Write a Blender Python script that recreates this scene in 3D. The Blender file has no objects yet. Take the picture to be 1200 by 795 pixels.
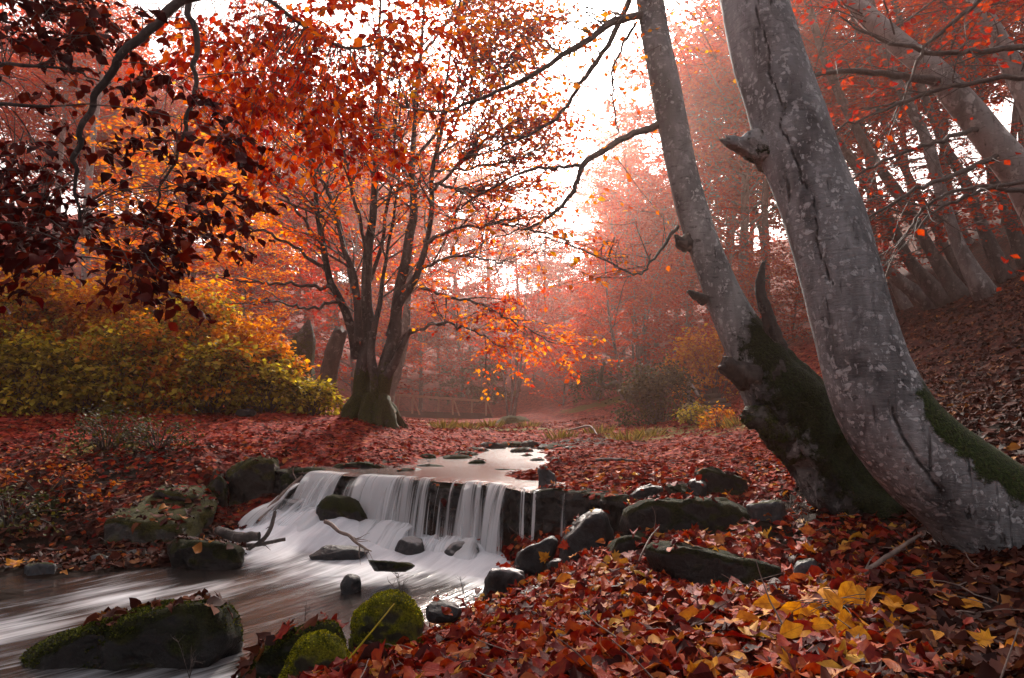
import bpy, bmesh, math, random
import numpy as np
from mathutils import Vector
from mathutils.bvhtree import BVHTree

# ------------------------------------------------------------------ camera, sky, sun, exposure
SC = bpy.context.scene
COL = SC.collection
ZC = 1.45
PITCH = math.atan(72.5 / 800)
cam = bpy.data.cameras.new('camera'); cam_o = bpy.data.objects.new('camera', cam); COL.objects.link(cam_o)
cam.lens = 24; cam.sensor_width = 36; cam.clip_start = .05; cam.clip_end = 1500
cam_o.location = (0, 0, ZC); cam_o.rotation_euler = (math.pi / 2 + PITCH, 0, 0)
SC.camera = cam_o
SUN_EL, SUN_AZ = math.radians(30), math.radians(4)
world = bpy.data.worlds.new('World'); SC.world = world; world.use_nodes = True
wt = world.node_tree; wt.nodes.clear()
sky = wt.nodes.new('ShaderNodeTexSky'); sky.sky_type = 'NISHITA'; sky.sun_disc = False
sky.sun_elevation = SUN_EL; sky.sun_rotation = SUN_AZ; sky.dust_density = 6; sky.air_density = 1.2; sky.ozone_density = 1
hs = wt.nodes.new('ShaderNodeHueSaturation'); hs.inputs['Saturation'].default_value = .22   # overcast: the blue is veiled by cloud
bg = wt.nodes.new('ShaderNodeBackground'); bg.inputs['Strength'].default_value = .13
wo = wt.nodes.new('ShaderNodeOutputWorld')
wt.links.new(sky.outputs[0], hs.inputs['Color']); wt.links.new(hs.outputs[0], bg.inputs['Color']); wt.links.new(bg.outputs[0], wo.inputs[0])
sl = bpy.data.lights.new('sun', 'SUN'); sl.energy = 4.2; sl.angle = math.radians(6); sl.color = (1, .9, .8)
sun_o = bpy.data.objects.new('sun', sl); COL.objects.link(sun_o)
_s = Vector((math.sin(SUN_AZ) * math.cos(SUN_EL), math.cos(SUN_AZ) * math.cos(SUN_EL), math.sin(SUN_EL)))
sun_o.rotation_euler = _s.to_track_quat('Z', 'Y').to_euler(); sun_o.location = (0, 0, 60)
vs = SC.view_settings; vs.view_transform = 'Standard'; vs.look = 'None'; vs.gamma = 1; vs.use_curve_mapping = False
vs.exposure = 1.08
cy = SC.cycles
cy.max_bounces = 5; cy.diffuse_bounces = 2; cy.glossy_bounces = 2; cy.transmission_bounces = 3; cy.transparent_max_bounces = 10; cy.volume_bounces = 1
cy.use_adaptive_sampling = True; cy.adaptive_threshold = .02; cy.use_denoising = True
cy.caustics_reflective = False; cy.caustics_refractive = False
HAZE_DENSITY = .0018

# ------------------------------------------------------------------ helpers
CT, ST = math.cos(PITCH), math.sin(PITCH)
def P(px, py, Y):
    """world point seen at photo pixel (px, py) at depth Y metres along the ground"""
    u, v = (px - 600) / 800, (397.5 - py) / 800
    k = Y / (CT - v * ST)
    return np.array([u * k, Y, ZC + (ST + v * CT) * k])
def to_px(p):
    x, y, z = p[0], p[1], p[2] - ZC
    c = y * CT + z * ST
    return 600 + 800 * x / c, 397.5 - 800 * (z * CT - y * ST) / c
def unit(v):
    v = np.asarray(v, float); return v / (np.linalg.norm(v, axis=-1, keepdims=True) + 1e-12)

def _h(ix, iy, iz, seed):
    with np.errstate(over='ignore'):
        h = (ix.astype(np.uint32) * np.uint32(374761393) + iy.astype(np.uint32) * np.uint32(668265263) + iz.astype(np.uint32) * np.uint32(2147483647) + np.uint32(seed * 97 + 13) * np.uint32(1274126177))
        h = (h ^ (h >> np.uint32(13))) * np.uint32(1274126177)
        h = (h ^ (h >> np.uint32(16))) * np.uint32(2246822519)
        h = h ^ (h >> np.uint32(15))
    return h.astype(np.float64) / 4294967295.0 * 2 - 1
def vnoise(p, seed=0):
    p = np.asarray(p, float); i = np.floor(p).astype(np.int64); f = p - i; f = f * f * (3 - 2 * f)
    r = 0
    for dx in (0, 1):
        for dy in (0, 1):
            for dz in (0, 1):
                w = (f[..., 0] if dx else 1 - f[..., 0]) * (f[..., 1] if dy else 1 - f[..., 1]) * (f[..., 2] if dz else 1 - f[..., 2])
                r = r + w * _h(i[..., 0] + dx, i[..., 1] + dy, i[..., 2] + dz, seed)
    return r
def fbm(p, octv=4, seed=0):
    r, a, p = 0, 1.0, np.asarray(p, float)
    for k in range(octv):
        r = r + a * vnoise(p, seed + k * 7); a *= .5; p = p * 2.03 + 11.7
    return r
def crom(pts, n):
    """smooth curve through control rows (any columns)"""
    p = np.asarray(pts, float)
    if len(p) < 3: return p[0] + (p[-1] - p[0]) * np.linspace(0, 1, n)[:, None]
    q = np.vstack([2 * p[0] - p[1], p, 2 * p[-1] - p[-2]])
    t = np.linspace(0, len(p) - 1, n); i = np.minimum(t.astype(int), len(p) - 2); f = (t - i)[:, None]
    a, b, c, d = q[i], q[i + 1], q[i + 2], q[i + 3]
    return .5 * (2 * b + (c - a) * f + (2 * a - 5 * b + 4 * c - d) * f ** 2 + (3 * b - a - 3 * c + d) * f ** 3)

class MB:
    def __init__(s): s.V, s.Q, s.T, s.n, s.A, s.UV = [], [], [], 0, [], []
    def add(s, V, F, attr=None, uv=None):
        V = np.asarray(V, float); F = np.asarray(F)
        (s.Q if F.shape[1] == 4 else s.T).append(F + s.n); s.V.append(V); s.n += len(V)
        s.A.append(np.zeros(len(V)) if attr is None else np.broadcast_to(attr, len(V)))
        s.UV.append(np.zeros((len(V), 2)) if uv is None else uv)
    def build(s, name, mat, parent=None, origin=(0, 0, 0), smooth=True, attr=None, uv=False):
        if not s.n: return None
        V = np.vstack(s.V) - np.asarray(origin, float)
        Q = np.vstack(s.Q).astype(np.int32) if s.Q else np.zeros((0, 4), np.int32)
        T = np.vstack(s.T).astype(np.int32) if s.T else np.zeros((0, 3), np.int32)
        me = bpy.data.meshes.new(name)
        me.vertices.add(len(V)); me.vertices.foreach_set('co', V.astype(np.float32).ravel())
        L = np.concatenate([Q.ravel(), T.ravel()])
        me.loops.add(len(L)); me.loops.foreach_set('vertex_index', L)
        st = np.concatenate([np.arange(len(Q)) * 4, len(Q) * 4 + np.arange(len(T)) * 3]).astype(np.int32)
        me.polygons.add(len(st)); me.polygons.foreach_set('loop_start', st)
        me.polygons.foreach_set('use_smooth', np.full(len(st), smooth))
        if uv:
            l = me.uv_layers.new(name='UVMap'); l.data.foreach_set('uv', np.vstack(s.UV)[L].astype(np.float32).ravel())
        if attr:
            a = me.attributes.new(attr, 'FLOAT', 'POINT'); a.data.foreach_set('value', np.concatenate(s.A).astype(np.float32))
        me.update(calc_edges=True)
        me.materials.append(mat)
        o = bpy.data.objects.new(name, me); COL.objects.link(o)
        if parent is not None: o.parent = parent
        else: o.location = origin
        return o
def tag(o, label=None, cat=None, group=None, kind=None):
    if label: o['label'] = label
    if cat: o['category'] = cat
    if group: o['group'] = group
    if kind: o['kind'] = kind
    return o
def thing(name, loc, label, cat, group=None):
    o = bpy.data.objects.new(name, None); COL.objects.link(o); o.empty_display_size = .2
    o.location = [float(c) for c in loc]
    return tag(o, label, cat, group)

def tube(mb, pts, rad, sides=8, lump=0, seed=0, moss=None, freq=3.0, flute=0, cap=False):
    p = np.asarray(pts, float); n = len(p); rad = np.broadcast_to(np.asarray(rad, float), n)
    d = unit(np.gradient(p, axis=0))
    ref = np.zeros(3); ref[np.argmin(np.abs(unit(p[-1] - p[0])))] = 1
    X = unit(np.cross(d, ref)); Y = np.cross(d, X)
    a = np.linspace(0, 2 * math.pi, sides, endpoint=False)
    dirs = X[:, None] * np.cos(a)[None, :, None] + Y[:, None] * np.sin(a)[None, :, None]
    r = rad[:, None] * np.ones(sides)
    V = p[:, None] + dirs * r[..., None]
    if lump:
        q = V * freq; q[..., 2] *= .45
        r = r * (1 + lump * fbm(q, 4, seed))
        if flute: r = r * (1 + flute * vnoise(np.stack([dirs[..., 0] * 2.2 + seed, dirs[..., 1] * 2.2, V[..., 2] * .35 + dirs[..., 2]], -1), seed + 3))
        V = p[:, None] + dirs * r[..., None]
    if cap:
        jz = vnoise(np.stack([np.cos(a) * 2.3, np.sin(a) * 2.3, 0 * a + seed], -1), seed + 4)
        for e, kk in ((n - 1, 1.0), (n - 2, .55), (n - 3, .25)): V[e] += d[e] * (jz * rad[e] * 1.1 * kk)[:, None]
    i = np.arange(n - 1)[:, None] * sides; j = np.arange(sides)[None]; k = (j + 1) % sides
    F = np.stack([i + j, i + k, i + sides + k, i + sides + j], -1).reshape(-1, 4)
    base = mb.n
    mb.add(V.reshape(-1, 3), F, None if moss is None else np.repeat(np.broadcast_to(moss, n), sides))
    if cap:
        for e, c in ((n - 1, p[-1] - d[-1] * rad[-1] * .5),):
            ring = base + e * sides + np.arange(sides)
            mb.add([c], np.stack([ring - mb.n, np.roll(ring, -1) - mb.n, np.zeros(sides, int)], -1), 0 if moss is None else np.broadcast_to(moss, n)[e])

# leaf templates: x across, y along, z up.
LEAF4 = (np.array([[0, 0, 0], [.36, .5, .07], [0, 1, -.04], [-.36, .5, .07]]), np.array([[0, 1, 2], [0, 2, 3]]))
LEAF6 = (np.array([[0, 0, 0], [.25, .22, .05], [.34, .52, .08], [0, 1, -.06], [-.34, .52, .08], [-.25, .22, .05], [0, .5, 0]]),
         np.array([[0, 1, 6], [1, 2, 6], [2, 3, 6], [3, 4, 6], [4, 5, 6], [5, 0, 6]]))
def _oval(n=12, curl=.12, wav=.05, seed=0):
    rg = np.random.default_rng(seed); V = [[0, 0, 0], [0, .33, 0], [0, .66, 0], [0, 1, curl * -.9]]; half = []
    for s in (1, -1):
        idx = []
        for t in (.1, .28, .5, .72, .9):
            w = .31 * math.sin(math.pi * t ** .85) * (1 + rg.normal() * .06)
            V.append([s * w, t, curl * (w / .31) ** 2 * (1.2 if s > 0 else .8) + rg.normal() * wav - curl * t * t * .5]); idx.append(len(V) - 1)
        half.append(idx)
    F = []
    for s, ix in ((1, half[0]), (-1, half[1])):
        ch = [0] + ix + [3]; mid = [1, 1, 1, 2, 2, 2]
        for k in range(6):
            F.append([ch[k], ch[k + 1], mid[k]] if s > 0 else [ch[k + 1], ch[k], mid[k]])
        F.append([ch[3], 2, 1] if s > 0 else [2, ch[3], 1])
    return np.array(V), np.array(F)
def _maple(seed=0, curl=.15):
    rg = np.random.default_rng(seed)
    out = [(0, 0), (.1, .1), (.42, .02), (.3, .2), (.62, .36), (.4, .42), (.46, .66), (.26, .58), (.2, .74), (0, 1.08)]
    pts = out + [(-x, y) for x, y in reversed(out[1:-1])]
    V = [[x + rg.normal() * .02, y + rg.normal() * .02, curl * (x * x + (y - .4) ** 2) * rg.uniform(.3, 2.2) + rg.normal() * .03] for x, y in pts] + [[0, .4, 0]]
    c = len(V) - 1; n = len(pts)
    return np.array(V), np.array([[k, (k + 1) % n, c] for k in range(n)])
class Leaves:
    def __init__(s): s.p, s.f, s.nrm, s.s = [], [], [], []
    def add(s, p, f, nrm, size):
        p = np.atleast_2d(p); n = len(p)
        s.p.append(p); s.f.append(np.broadcast_to(f, (n, 3))); s.nrm.append(np.broadcast_to(nrm, (n, 3))); s.s.append(np.broadcast_to(size, n))
    def fill(s, mb, templates=(LEAF4,), seed=0):
        if not s.p: return
        p = np.vstack(s.p); f = unit(np.vstack(s.f)); nr = np.vstack(s.nrm); sz = np.concatenate(s.s)
        x = unit(np.cross(f, nr)); z = np.cross(x, f)
        pick = np.random.default_rng(seed).integers(0, len(templates), len(p))
        for ti, (V, F) in enumerate(templates):
            m = pick == ti
            if not m.any(): continue
            W = (x[m][:, None] * V[None, :, :1] + f[m][:, None] * V[None, :, 1:2] + z[m][:, None] * V[None, :, 2:]) * sz[m][:, None, None] + p[m][:, None]
            FF = (F[None] + (np.arange(m.sum()) * len(V))[:, None, None]).reshape(-1, F.shape[1])
            mb.add(W.reshape(-1, 3), FF, uv=np.tile(V[:, :2], (m.sum(), 1)))
    def build(s, name, mat, parent, origin, templates=(LEAF4,), seed=0, uv=False, smooth=False):
        mb = MB(); s.fill(mb, templates, seed)
        return mb.build(name, mat, parent, origin, smooth=smooth, uv=uv)

UP = np.array([0, 0, 1.0])
def walk(p0, d0, L, n, wob, trop, rng):
    p = [np.asarray(p0, float)]; d = unit(d0)
    for _ in range(n - 1):
        d = unit(d + rng.normal(0, wob, 3) + np.asarray(trop)); p.append(p[-1] + d * L / (n - 1))
    return np.array(p)
def leafy(LS, pts, sp, size, rng, droop=.15, jit=.35, t0=0.0, drop=0.0):
    """leaves alternating along a twig, blades roughly level"""
    seg = np.linalg.norm(np.diff(pts, axis=0), axis=1); L = seg.sum(); m = max(1, int(L * (1 - t0) / sp))
    t = t0 + (1 - t0) * (np.arange(m) + rng.uniform(.3, 1, m)) / m
    keep = rng.random(m) > drop; t = t[keep]; m = len(t)
    if not m: return
    cum = np.concatenate([[0], np.cumsum(seg)]) / L
    q = np.stack([np.interp(t, cum, pts[:, k]) for k in range(3)], 1)
    d = unit(pts[-1] - pts[0]); h = unit(np.cross(d, UP) + 1e-6)
    sgn = np.where(np.arange(m) % 2, 1, -1)[:, None]
    f = d * .75 + h * sgn * .8 + rng.normal(0, jit * .8, (m, 3)) - UP * droop
    nr = UP + rng.normal(0, jit, (m, 3))
    LS.add(q, f, nr, size * rng.uniform(.5, 1.25, m))
def spray(W, LS, p0, d0, L, r0, rng, sp=.1, size=.08, side_sp=.18, wob=.12, trop=(0, 0, -.02), droop=.15, depth=1, jit=.35, sides=5, drop=0., frac=.45, start=.15):
    n = max(4, int(L / .22)); n = min(n, 12)
    pts = walk(p0, d0, L, n, wob, trop, rng)
    if W is not None: tube(W, pts, np.linspace(r0, max(r0 * .22, .0015), n), sides)
    leafy(LS, pts, sp, size, rng, droop, jit, .45, drop)
    d = np.gradient(pts, axis=0); cum = np.linspace(0, 1, n)
    m = max(1, int(L / side_sp)); s = rng.choice([-1, 1])
    for k in range(m):
        t = start + (1 - start) * (k + rng.uniform(.2, .8)) / m
        q = np.array([np.interp(t, cum, pts[:, c]) for c in range(3)]); dd = unit([np.interp(t, cum, d[:, c]) for c in range(3)])
        h = unit(np.cross(dd, UP) + 1e-6) * s; s = -s
        nd_ = unit(dd * .65 + h * rng.uniform(.55, .95) + rng.normal(0, .16, 3))
        l = L * frac * (1.05 - .75 * t) * rng.uniform(.6, 1.2)
        r = r0 * (1 - .7 * t) * .55
        if depth > 0 and l > .25:
            spray(W, LS, q, nd_, l, r, rng, sp, size, side_sp, wob, trop, droop, depth - 1, jit, 3, drop, frac, start)
        else:
            tp = walk(q, nd_, max(l, .12), 4, wob, trop, rng)
            if W is not None and r > .0012: tube(W, tp, np.linspace(r, .0012, 4), 3)
            leafy(LS, tp, sp, size, rng, droop, jit, 0, drop)

# ------------------------------------------------------------------ materials
def new_mat(name):
    m = bpy.data.materials.new(name); m.use_nodes = True; m.node_tree.nodes.clear()
    return m, m.node_tree
def nd(nt, t, ins=None, **props):
    n = nt.nodes.new('ShaderNode' + t)
    for k, v in props.items(): setattr(n, k, v)
    for k, v in (ins or {}).items():
        if isinstance(v, bpy.types.NodeSocket): nt.links.new(v, n.inputs[k])
        else: n.inputs[k].default_value = v
    return n
def ramp(nt, fac, stops, interp='LINEAR'):
    n = nt.nodes.new('ShaderNodeValToRGB'); n.color_ramp.interpolation = interp; e = n.color_ramp.elements
    while len(e) < len(stops): e.new(.5)
    for el, (p, c) in zip(e, stops):
        el.position = p; el.color = (*c, 1) if len(c) == 3 else c
    nt.links.new(fac, n.inputs[0]); return n.outputs[0]
def mathn(nt, op, a, b=None, c=None, clamp=False):
    n = nt.nodes.new('ShaderNodeMath'); n.operation = op; n.use_clamp = clamp
    for k, v in enumerate((a, b, c)):
        if v is None: continue
        if isinstance(v, bpy.types.NodeSocket): nt.links.new(v, n.inputs[k])
        else: n.inputs[k].default_value = v
    return n.outputs[0]
def mixc(nt, fac, a, b):
    n = nt.nodes.new('ShaderNodeMix'); n.data_type = 'RGBA'
    for k, v in ((0, fac), (6, a), (7, b)):
        if isinstance(v, bpy.types.NodeSocket): nt.links.new(v, n.inputs[k])
        else: n.inputs[k].default_value = v if k == 0 else (*v, 1)
    return n.outputs[2]
def mrange(nt, v, a, b, c=0., d=1.):
    n = nd(nt, 'MapRange', {'Value': v, 'From Min': a, 'From Max': b, 'To Min': c, 'To Max': d}); n.interpolation_type = 'SMOOTHSTEP'; return n.outputs[0]
def noise(nt, vec, scale, detail=4, rough=.55, dist=0.):
    n = nd(nt, 'TexNoise', {'Scale': scale, 'Detail': detail, 'Roughness': rough, 'Distortion': dist})
    if vec is not None: nt.links.new(vec, n.inputs['Vector'])
    return n.outputs[0]
def mapping(nt, vec, sc=(1, 1, 1), loc=(0, 0, 0)):
    return nd(nt, 'Mapping', {'Vector': vec, 'Scale': sc, 'Location': loc}).outputs[0]
def out(nt, shader, vol=None):
    o = nt.nodes.new('ShaderNodeOutputMaterial')
    if shader is not None: nt.links.new(shader, o.inputs[0])
    if vol is not None: nt.links.new(vol, o.inputs[1])

def leaf_mat(name, stops, transl=.5, rough=.65, spec=.12, objvar=0., tgain=1.0, veins=False):
    m, nt = new_mat(name)
    g = nd(nt, 'NewGeometry'); r = g.outputs['Random Per Island']
    if objvar:
        oi = nd(nt, 'ObjectInfo')
        r = mathn(nt, 'ADD', mathn(nt, 'MULTIPLY', r, 1 - objvar), mathn(nt, 'MULTIPLY', oi.outputs['Random'], objvar))
    c = ramp(nt, r, stops)
    nz = noise(nt, nd(nt, 'TexCoord').outputs['Object'], 35 if veins else 9, 3)
    c2 = nd(nt, 'HueSaturation', {'Color': c, 'Value': mrange(nt, nz, .3, .7, .72, 1.2), 'Hue': mrange(nt, nz, .25, .75, .49, .51)}).outputs[0]
    bump = None
    if veins:
        uv = nd(nt, 'UVMap').outputs[0]; sp = nd(nt, 'SeparateXYZ', {0: uv})
        ax = mathn(nt, 'ABSOLUTE', sp.outputs[0])
        ph = mathn(nt, 'SUBTRACT', sp.outputs[1], mathn(nt, 'MULTIPLY', ax, .9))
        vv = mathn(nt, 'ABSOLUTE', mathn(nt, 'SINE', mathn(nt, 'MULTIPLY', ph, 28.)))
        rib = mathn(nt, 'MAXIMUM', mrange(nt, ax, .0, .025, 1, 0), mrange(nt, vv, .0, .28, .7, 0))
        c2 = mixc(nt, mathn(nt, 'MULTIPLY', rib, .4), c2, (.1, .04, .02))
        bump = nd(nt, 'Bump', {'Strength': .35, 'Distance': .004, 'Height': rib}).outputs[0]
    pr = nd(nt, 'BsdfPrincipled', {'Base Color': c2, 'Roughness': rough, 'Specular IOR Level': spec})
    if bump is not None: nt.links.new(bump, pr.inputs['Normal'])
    tc = nd(nt, 'HueSaturation', {'Color': c2, 'Value': tgain, 'Saturation': 1.05}).outputs[0]
    tr = nd(nt, 'BsdfTranslucent', {'Color': tc})
    out(nt, nd(nt, 'MixShader', {0: transl, 1: pr.outputs[0], 2: tr.outputs[0]}).outputs[0])
    return m

def bark_mat(name, dark=(.045, .042, .042), mid=(.17, .165, .165), light=(.36, .36, .35), lichen=.5, lsc=9., moss_col=((.012, .02, .004), (.05, .075, .012)), crack=1., stretch=.35, use_moss=True):
    m, nt = new_mat(name)
    ob = nd(nt, 'TexCoord').outputs['Object']
    v1 = mapping(nt, ob, (1, 1, stretch))
    n1 = noise(nt, v1, 5.5, 6, .62); n2 = noise(nt, mapping(nt, ob, (1, 1, 2.2)), 14, 5, .7); n3 = noise(nt, ob, 1.7, 3)
    base = ramp(nt, n1, [(.28, dark), (.45, mid), (.62, tuple(.6 * a + .4 * b for a, b in zip(mid, light))), (.8, light)])
    base = mixc(nt, mrange(nt, n2, .54, .7, 0, .75), base, dark)
    # lichen blotches
    vo = nd(nt, 'TexVoronoi', {'Vector': nd(nt, 'VectorMath', {0: ob, 1: nd(nt, 'VectorMath', {0: nd(nt, 'TexNoise', {'Vector': ob, 'Scale': 7.}).outputs['Color'], 'Scale': .16}, operation='SCALE').outputs[0]}).outputs[0], 'Scale': lsc})
    cellr = nd(nt, 'SeparateColor', {0: vo.outputs['Color']}).outputs[0]
    blot = mathn(nt, 'MULTIPLY', mrange(nt, vo.outputs['Distance'], .26, .36, 1, 0), mathn(nt, 'GREATER_THAN', mathn(nt, 'ADD', cellr, mathn(nt, 'MULTIPLY', n3, .5)), 1.13 - lichen))
    blot2 = mrange(nt, noise(nt, mapping(nt, ob, (1, 1, .75)), lsc * 1.5, 5, .68, .3), .585 - lichen * .05, .63, 0, 1)
    blot = mathn(nt, 'MULTIPLY', blot, mrange(nt, noise(nt, ob, lsc * 2.2, 3, .6), .35, .5))
    big = noise(nt, mapping(nt, ob, (1, 1, .5)), 1.9, 5, .65, .4)
    base = mixc(nt, mrange(nt, big, .5, .66, 0, .75), base, tuple(c * .8 for c in dark)); base = mixc(nt, mrange(nt, big, .46, .34, 0, .55), base, light)
    bl = mathn(nt, 'MULTIPLY', mathn(nt, 'MAXIMUM', mathn(nt, 'MULTIPLY', blot, .85), mathn(nt, 'MULTIPLY', blot2, .85)), mrange(nt, noise(nt, ob, 3.3, 4, .6), .36, .6, .3, 1))
    base = mixc(nt, bl, base, tuple(min(.6, c * 1.3) for c in light))
    # fine horizontal wrinkles and vertical fissures
    wr = noise(nt, mapping(nt, ob, (3, 3, 26)), 3.2, 4, .6)
    fi = noise(nt, mapping(nt, ob, (9, 9, .8)), 2.4, 5, .6)
    base = mixc(nt, mrange(nt, wr, .6, .72, 0, .5), base, dark)
    base = mixc(nt, mathn(nt, 'MULTIPLY', mrange(nt, fi, .62, .7), crack * .8), base, tuple(c * .45 for c in dark))
    hgt = mathn(nt, 'ADD', mathn(nt, 'MULTIPLY', n2, -.8), mathn(nt, 'ADD', mathn(nt, 'MULTIPLY', bl, .25), mathn(nt, 'ADD', mathn(nt, 'MULTIPLY', wr, -.4), mathn(nt, 'MULTIPLY', mrange(nt, fi, .58, .72), -1.2 * crack))))
    if use_moss:
        base = mixc(nt, mrange(nt, nd(nt, 'Attribute', attribute_name='crack').outputs['Fac'],   .3, .8, 0, .85), base, (.008, .007, .007))
    rough = .8
    if use_moss:
        at = nd(nt, 'Attribute', attribute_name='moss').outputs['Fac']
        mn = noise(nt, ob, 11, 5, .7); mf = noise(nt, ob, 70, 3, .7)
        mk = mrange(nt, mathn(nt, 'ADD', at, mathn(nt, 'MULTIPLY', mathn(nt, 'SUBTRACT', mn, .5), 1.1)), .42, .58)
        mc = mixc(nt, mrange(nt, mf, .35, .7), moss_col[0], moss_col[1])
        base = mixc(nt, mk, base, mc)
        hgt = mathn(nt, 'ADD', hgt, mathn(nt, 'MULTIPLY', mk, mathn(nt, 'ADD', .5, mathn(nt, 'MULTIPLY', mf, 2.2))))
    b = nd(nt, 'Bump', {'Strength': .75, 'Distance': .02, 'Height': hgt})
    out(nt, nd(nt, 'BsdfPrincipled', {'Base Color': base, 'Roughness': rough, 'Specular IOR Level': .25, 'Normal': b.outputs[0]}).outputs[0])
    return m

def rock_mat(name, c0, c1, moss=.0, mossc=((.02, .03, .005), (.14, .15, .015)), rough=(.25, .7), wet_z=None, pale=None):
    """stone with moss where the surface faces up; moss in 0..1 says how much"""
    m, nt = new_mat(name)
    ob = nd(nt, 'TexCoord').outputs['Object']; g = nd(nt, 'NewGeometry')
    n1 = noise(nt, ob, 6, 7, .65); n2 = noise(nt, ob, 30, 5, .7); n3 = noise(nt, ob, 3.1, 3)
    base = ramp(nt, n1, [(.3, c0), (.55, tuple((a + b) / 2 for a, b in zip(c0, c1))), (.75, c1)])
    base = mixc(nt, mrange(nt, n2, .58, .72, 0, .5), base, tuple(c * 1.8 for c in c1))
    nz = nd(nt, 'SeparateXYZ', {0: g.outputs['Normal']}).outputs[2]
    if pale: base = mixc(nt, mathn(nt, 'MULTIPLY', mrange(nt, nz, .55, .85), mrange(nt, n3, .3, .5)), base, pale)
    hgt = mathn(nt, 'ADD', n1, mathn(nt, 'MULTIPLY', n2, .4))
    mr = mrange(nt, n3, .3, .7, rough[0], rough[1])
    if moss:
        mf = noise(nt, ob, 85, 4, .75); mm = noise(nt, ob, 9, 3)
        f = mathn(nt, 'ADD', nz, mathn(nt, 'MULTIPLY', mathn(nt, 'SUBTRACT', n3, .5), 1.3))
        th = 1.1 - 1.5 * moss
        mk = mrange(nt, f, th - .12, th + .15)
        mc = mixc(nt, mrange(nt, mathn(nt, 'ADD', mathn(nt, 'MULTIPLY', mf, .6), mathn(nt, 'MULTIPLY', mm, .4)), .38, .64), mossc[0], mossc[1])
        mc = mixc(nt, mrange(nt, mm, .5, .75, 0, .45), mc, (.05, .04, .012))
        base = mixc(nt, mk, base, mc)
        mr = mathn(nt, 'MAXIMUM', mr, mathn(nt, 'MULTIPLY', mk, .95))
        hgt = mathn(nt, 'ADD', hgt, mathn(nt, 'MULTIPLY', mk, mathn(nt, 'ADD', .3, mathn(nt, 'MULTIPLY', mf, 1.6))))
    b = nd(nt, 'Bump', {'Strength': .9, 'Distance': .03, 'Height': hgt})
    out(nt, nd(nt, 'BsdfPrincipled', {'Base Color': base, 'Roughness': mr, 'Specular IOR Level': .25, 'Normal': b.outputs[0]}).outputs[0])
    return m
def wood_mat(name, c0, c1, axis=(1, 12, 12), rough=.75):
    m, nt = new_mat(name)
    ob = nd(nt, 'TexCoord').outputs['Object']
    n1 = noise(nt, mapping(nt, ob, axis), 3, 5, .6)
    b = nd(nt, 'Bump', {'Strength': .5, 'Distance': .01, 'Height': n1})
    out(nt, nd(nt, 'BsdfPrincipled', {'Base Color': ramp(nt, n1, [(.3, c0), (.7, c1)]), 'Roughness': rough, 'Normal': b.outputs[0]}).outputs[0])
    return m

M = {}
RED = [(0, (.16, .012, .008)), (.3, (.36, .022, .01)), (.7, (.52, .05, .014)), (.9, (.62, .11, .02)), (1, (.68, .2, .03))]
M['red'] = leaf_mat('leaf_red', RED, .72, tgain=1.35)
M['far'] = leaf_mat('leaf_far', [(0, (.22, .014, .01)), (.35, (.42, .026, .012)), (.62, (.5, .045, .016)), (.82, (.55, .1, .02)), (1, (.56, .2, .03))], .62, objvar=.5, tgain=1.3)
M['hill'] = leaf_mat('leaf_hill', [(0, (.2, .014, .01)), (.4, (.4, .03, .012)), (.75, (.48, .065, .016)), (1, (.5, .13, .02))], .6, objvar=.4, tgain=1.2)
M['dark'] = leaf_mat('leaf_dark', [(0, (.03, .004, .005)), (.5, (.075, .007, .006)), (.85, (.16, .013, .008)), (1, (.3, .03, .01))], .3)
M['flame'] = leaf_mat('leaf_flame', [(0, (.5, .05, .01)), (.4, (.68, .14, .012)), (.8, (.75, .26, .02)), (1, (.78, .38, .03))], .7, tgain=1.2)
M['centre'] = leaf_mat('leaf_centre', [(0, (.42, .03, .01)), (.3, (.62, .08, .012)), (.65, (.72, .18, .02)), (1, (.76, .32, .04))], .72, tgain=1.25)
M['shrub_o'] = leaf_mat('leaf_shrub_orange', [(0, (.3, .06, .01)), (.4, (.6, .17, .014)), (.75, (.7, .27, .02)), (1, (.72, .42, .04))], .55)
M['shrub_y'] = leaf_mat('leaf_shrub_yellow', [(0, (.05, .045, .008)), (.3, (.19, .13, .014)), (.65, (.44, .34, .03)), (.85, (.64, .5, .06)), (1, (.6, .3, .03))], .5)
M['seed_o'] = leaf_mat('leaf_seedling', [(0, (.2, .03, .01)), (.5, (.4, .09, .015)), (1, (.5, .2, .03))], .3)
M['mossleaf'] = leaf_mat('moss_bright', [(0, (.04, .05, .005)), (.5, (.2, .2, .01)), (1, (.5, .46, .025))], .3)
M['mossdark'] = leaf_mat('moss_dark', [(0, (.01, .014, .003)), (.6, (.045, .055, .007)), (1, (.16, .17, .015))], .25)
M['drygrass'] = leaf_mat('dry_grass', [(0, (.06, .05, .012)), (.5, (.2, .14, .03)), (1, (.36, .24, .06))], .3)
M['olive'] = leaf_mat('leaf_olive', [(0, (.015, .02, .006)), (.6, (.05, .05, .012)), (1, (.12, .09, .015))], .25)
M['gold'] = leaf_mat('leaf_gold', [(0, (.5, .13, .012)), (.5, (.66, .25, .018)), (1, (.7, .34, .04))], .35, veins=True)
M['litter'] = leaf_mat('leaf_litter', [(0, (.03, .006, .006)), (.2, (.1, .009, .008)), (.42, (.22, .016, .01)), (.64, (.34, .03, .012)), (.78, (.4, .07, .02)), (.88, (.42, .13, .04)), (.95, (.5, .19, .03)), (1, (.58, .32, .05))], .25, .65, .14, veins=True)
M['carpet'] = leaf_mat('leaf_carpet', [(0, (.03, .004, .003)), (.3, (.12, .008, .005)), (.65, (.24, .018, .01)), (.9, (.32, .05, .02)), (1, (.4, .12, .03))], .22, .85, .04)
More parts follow.
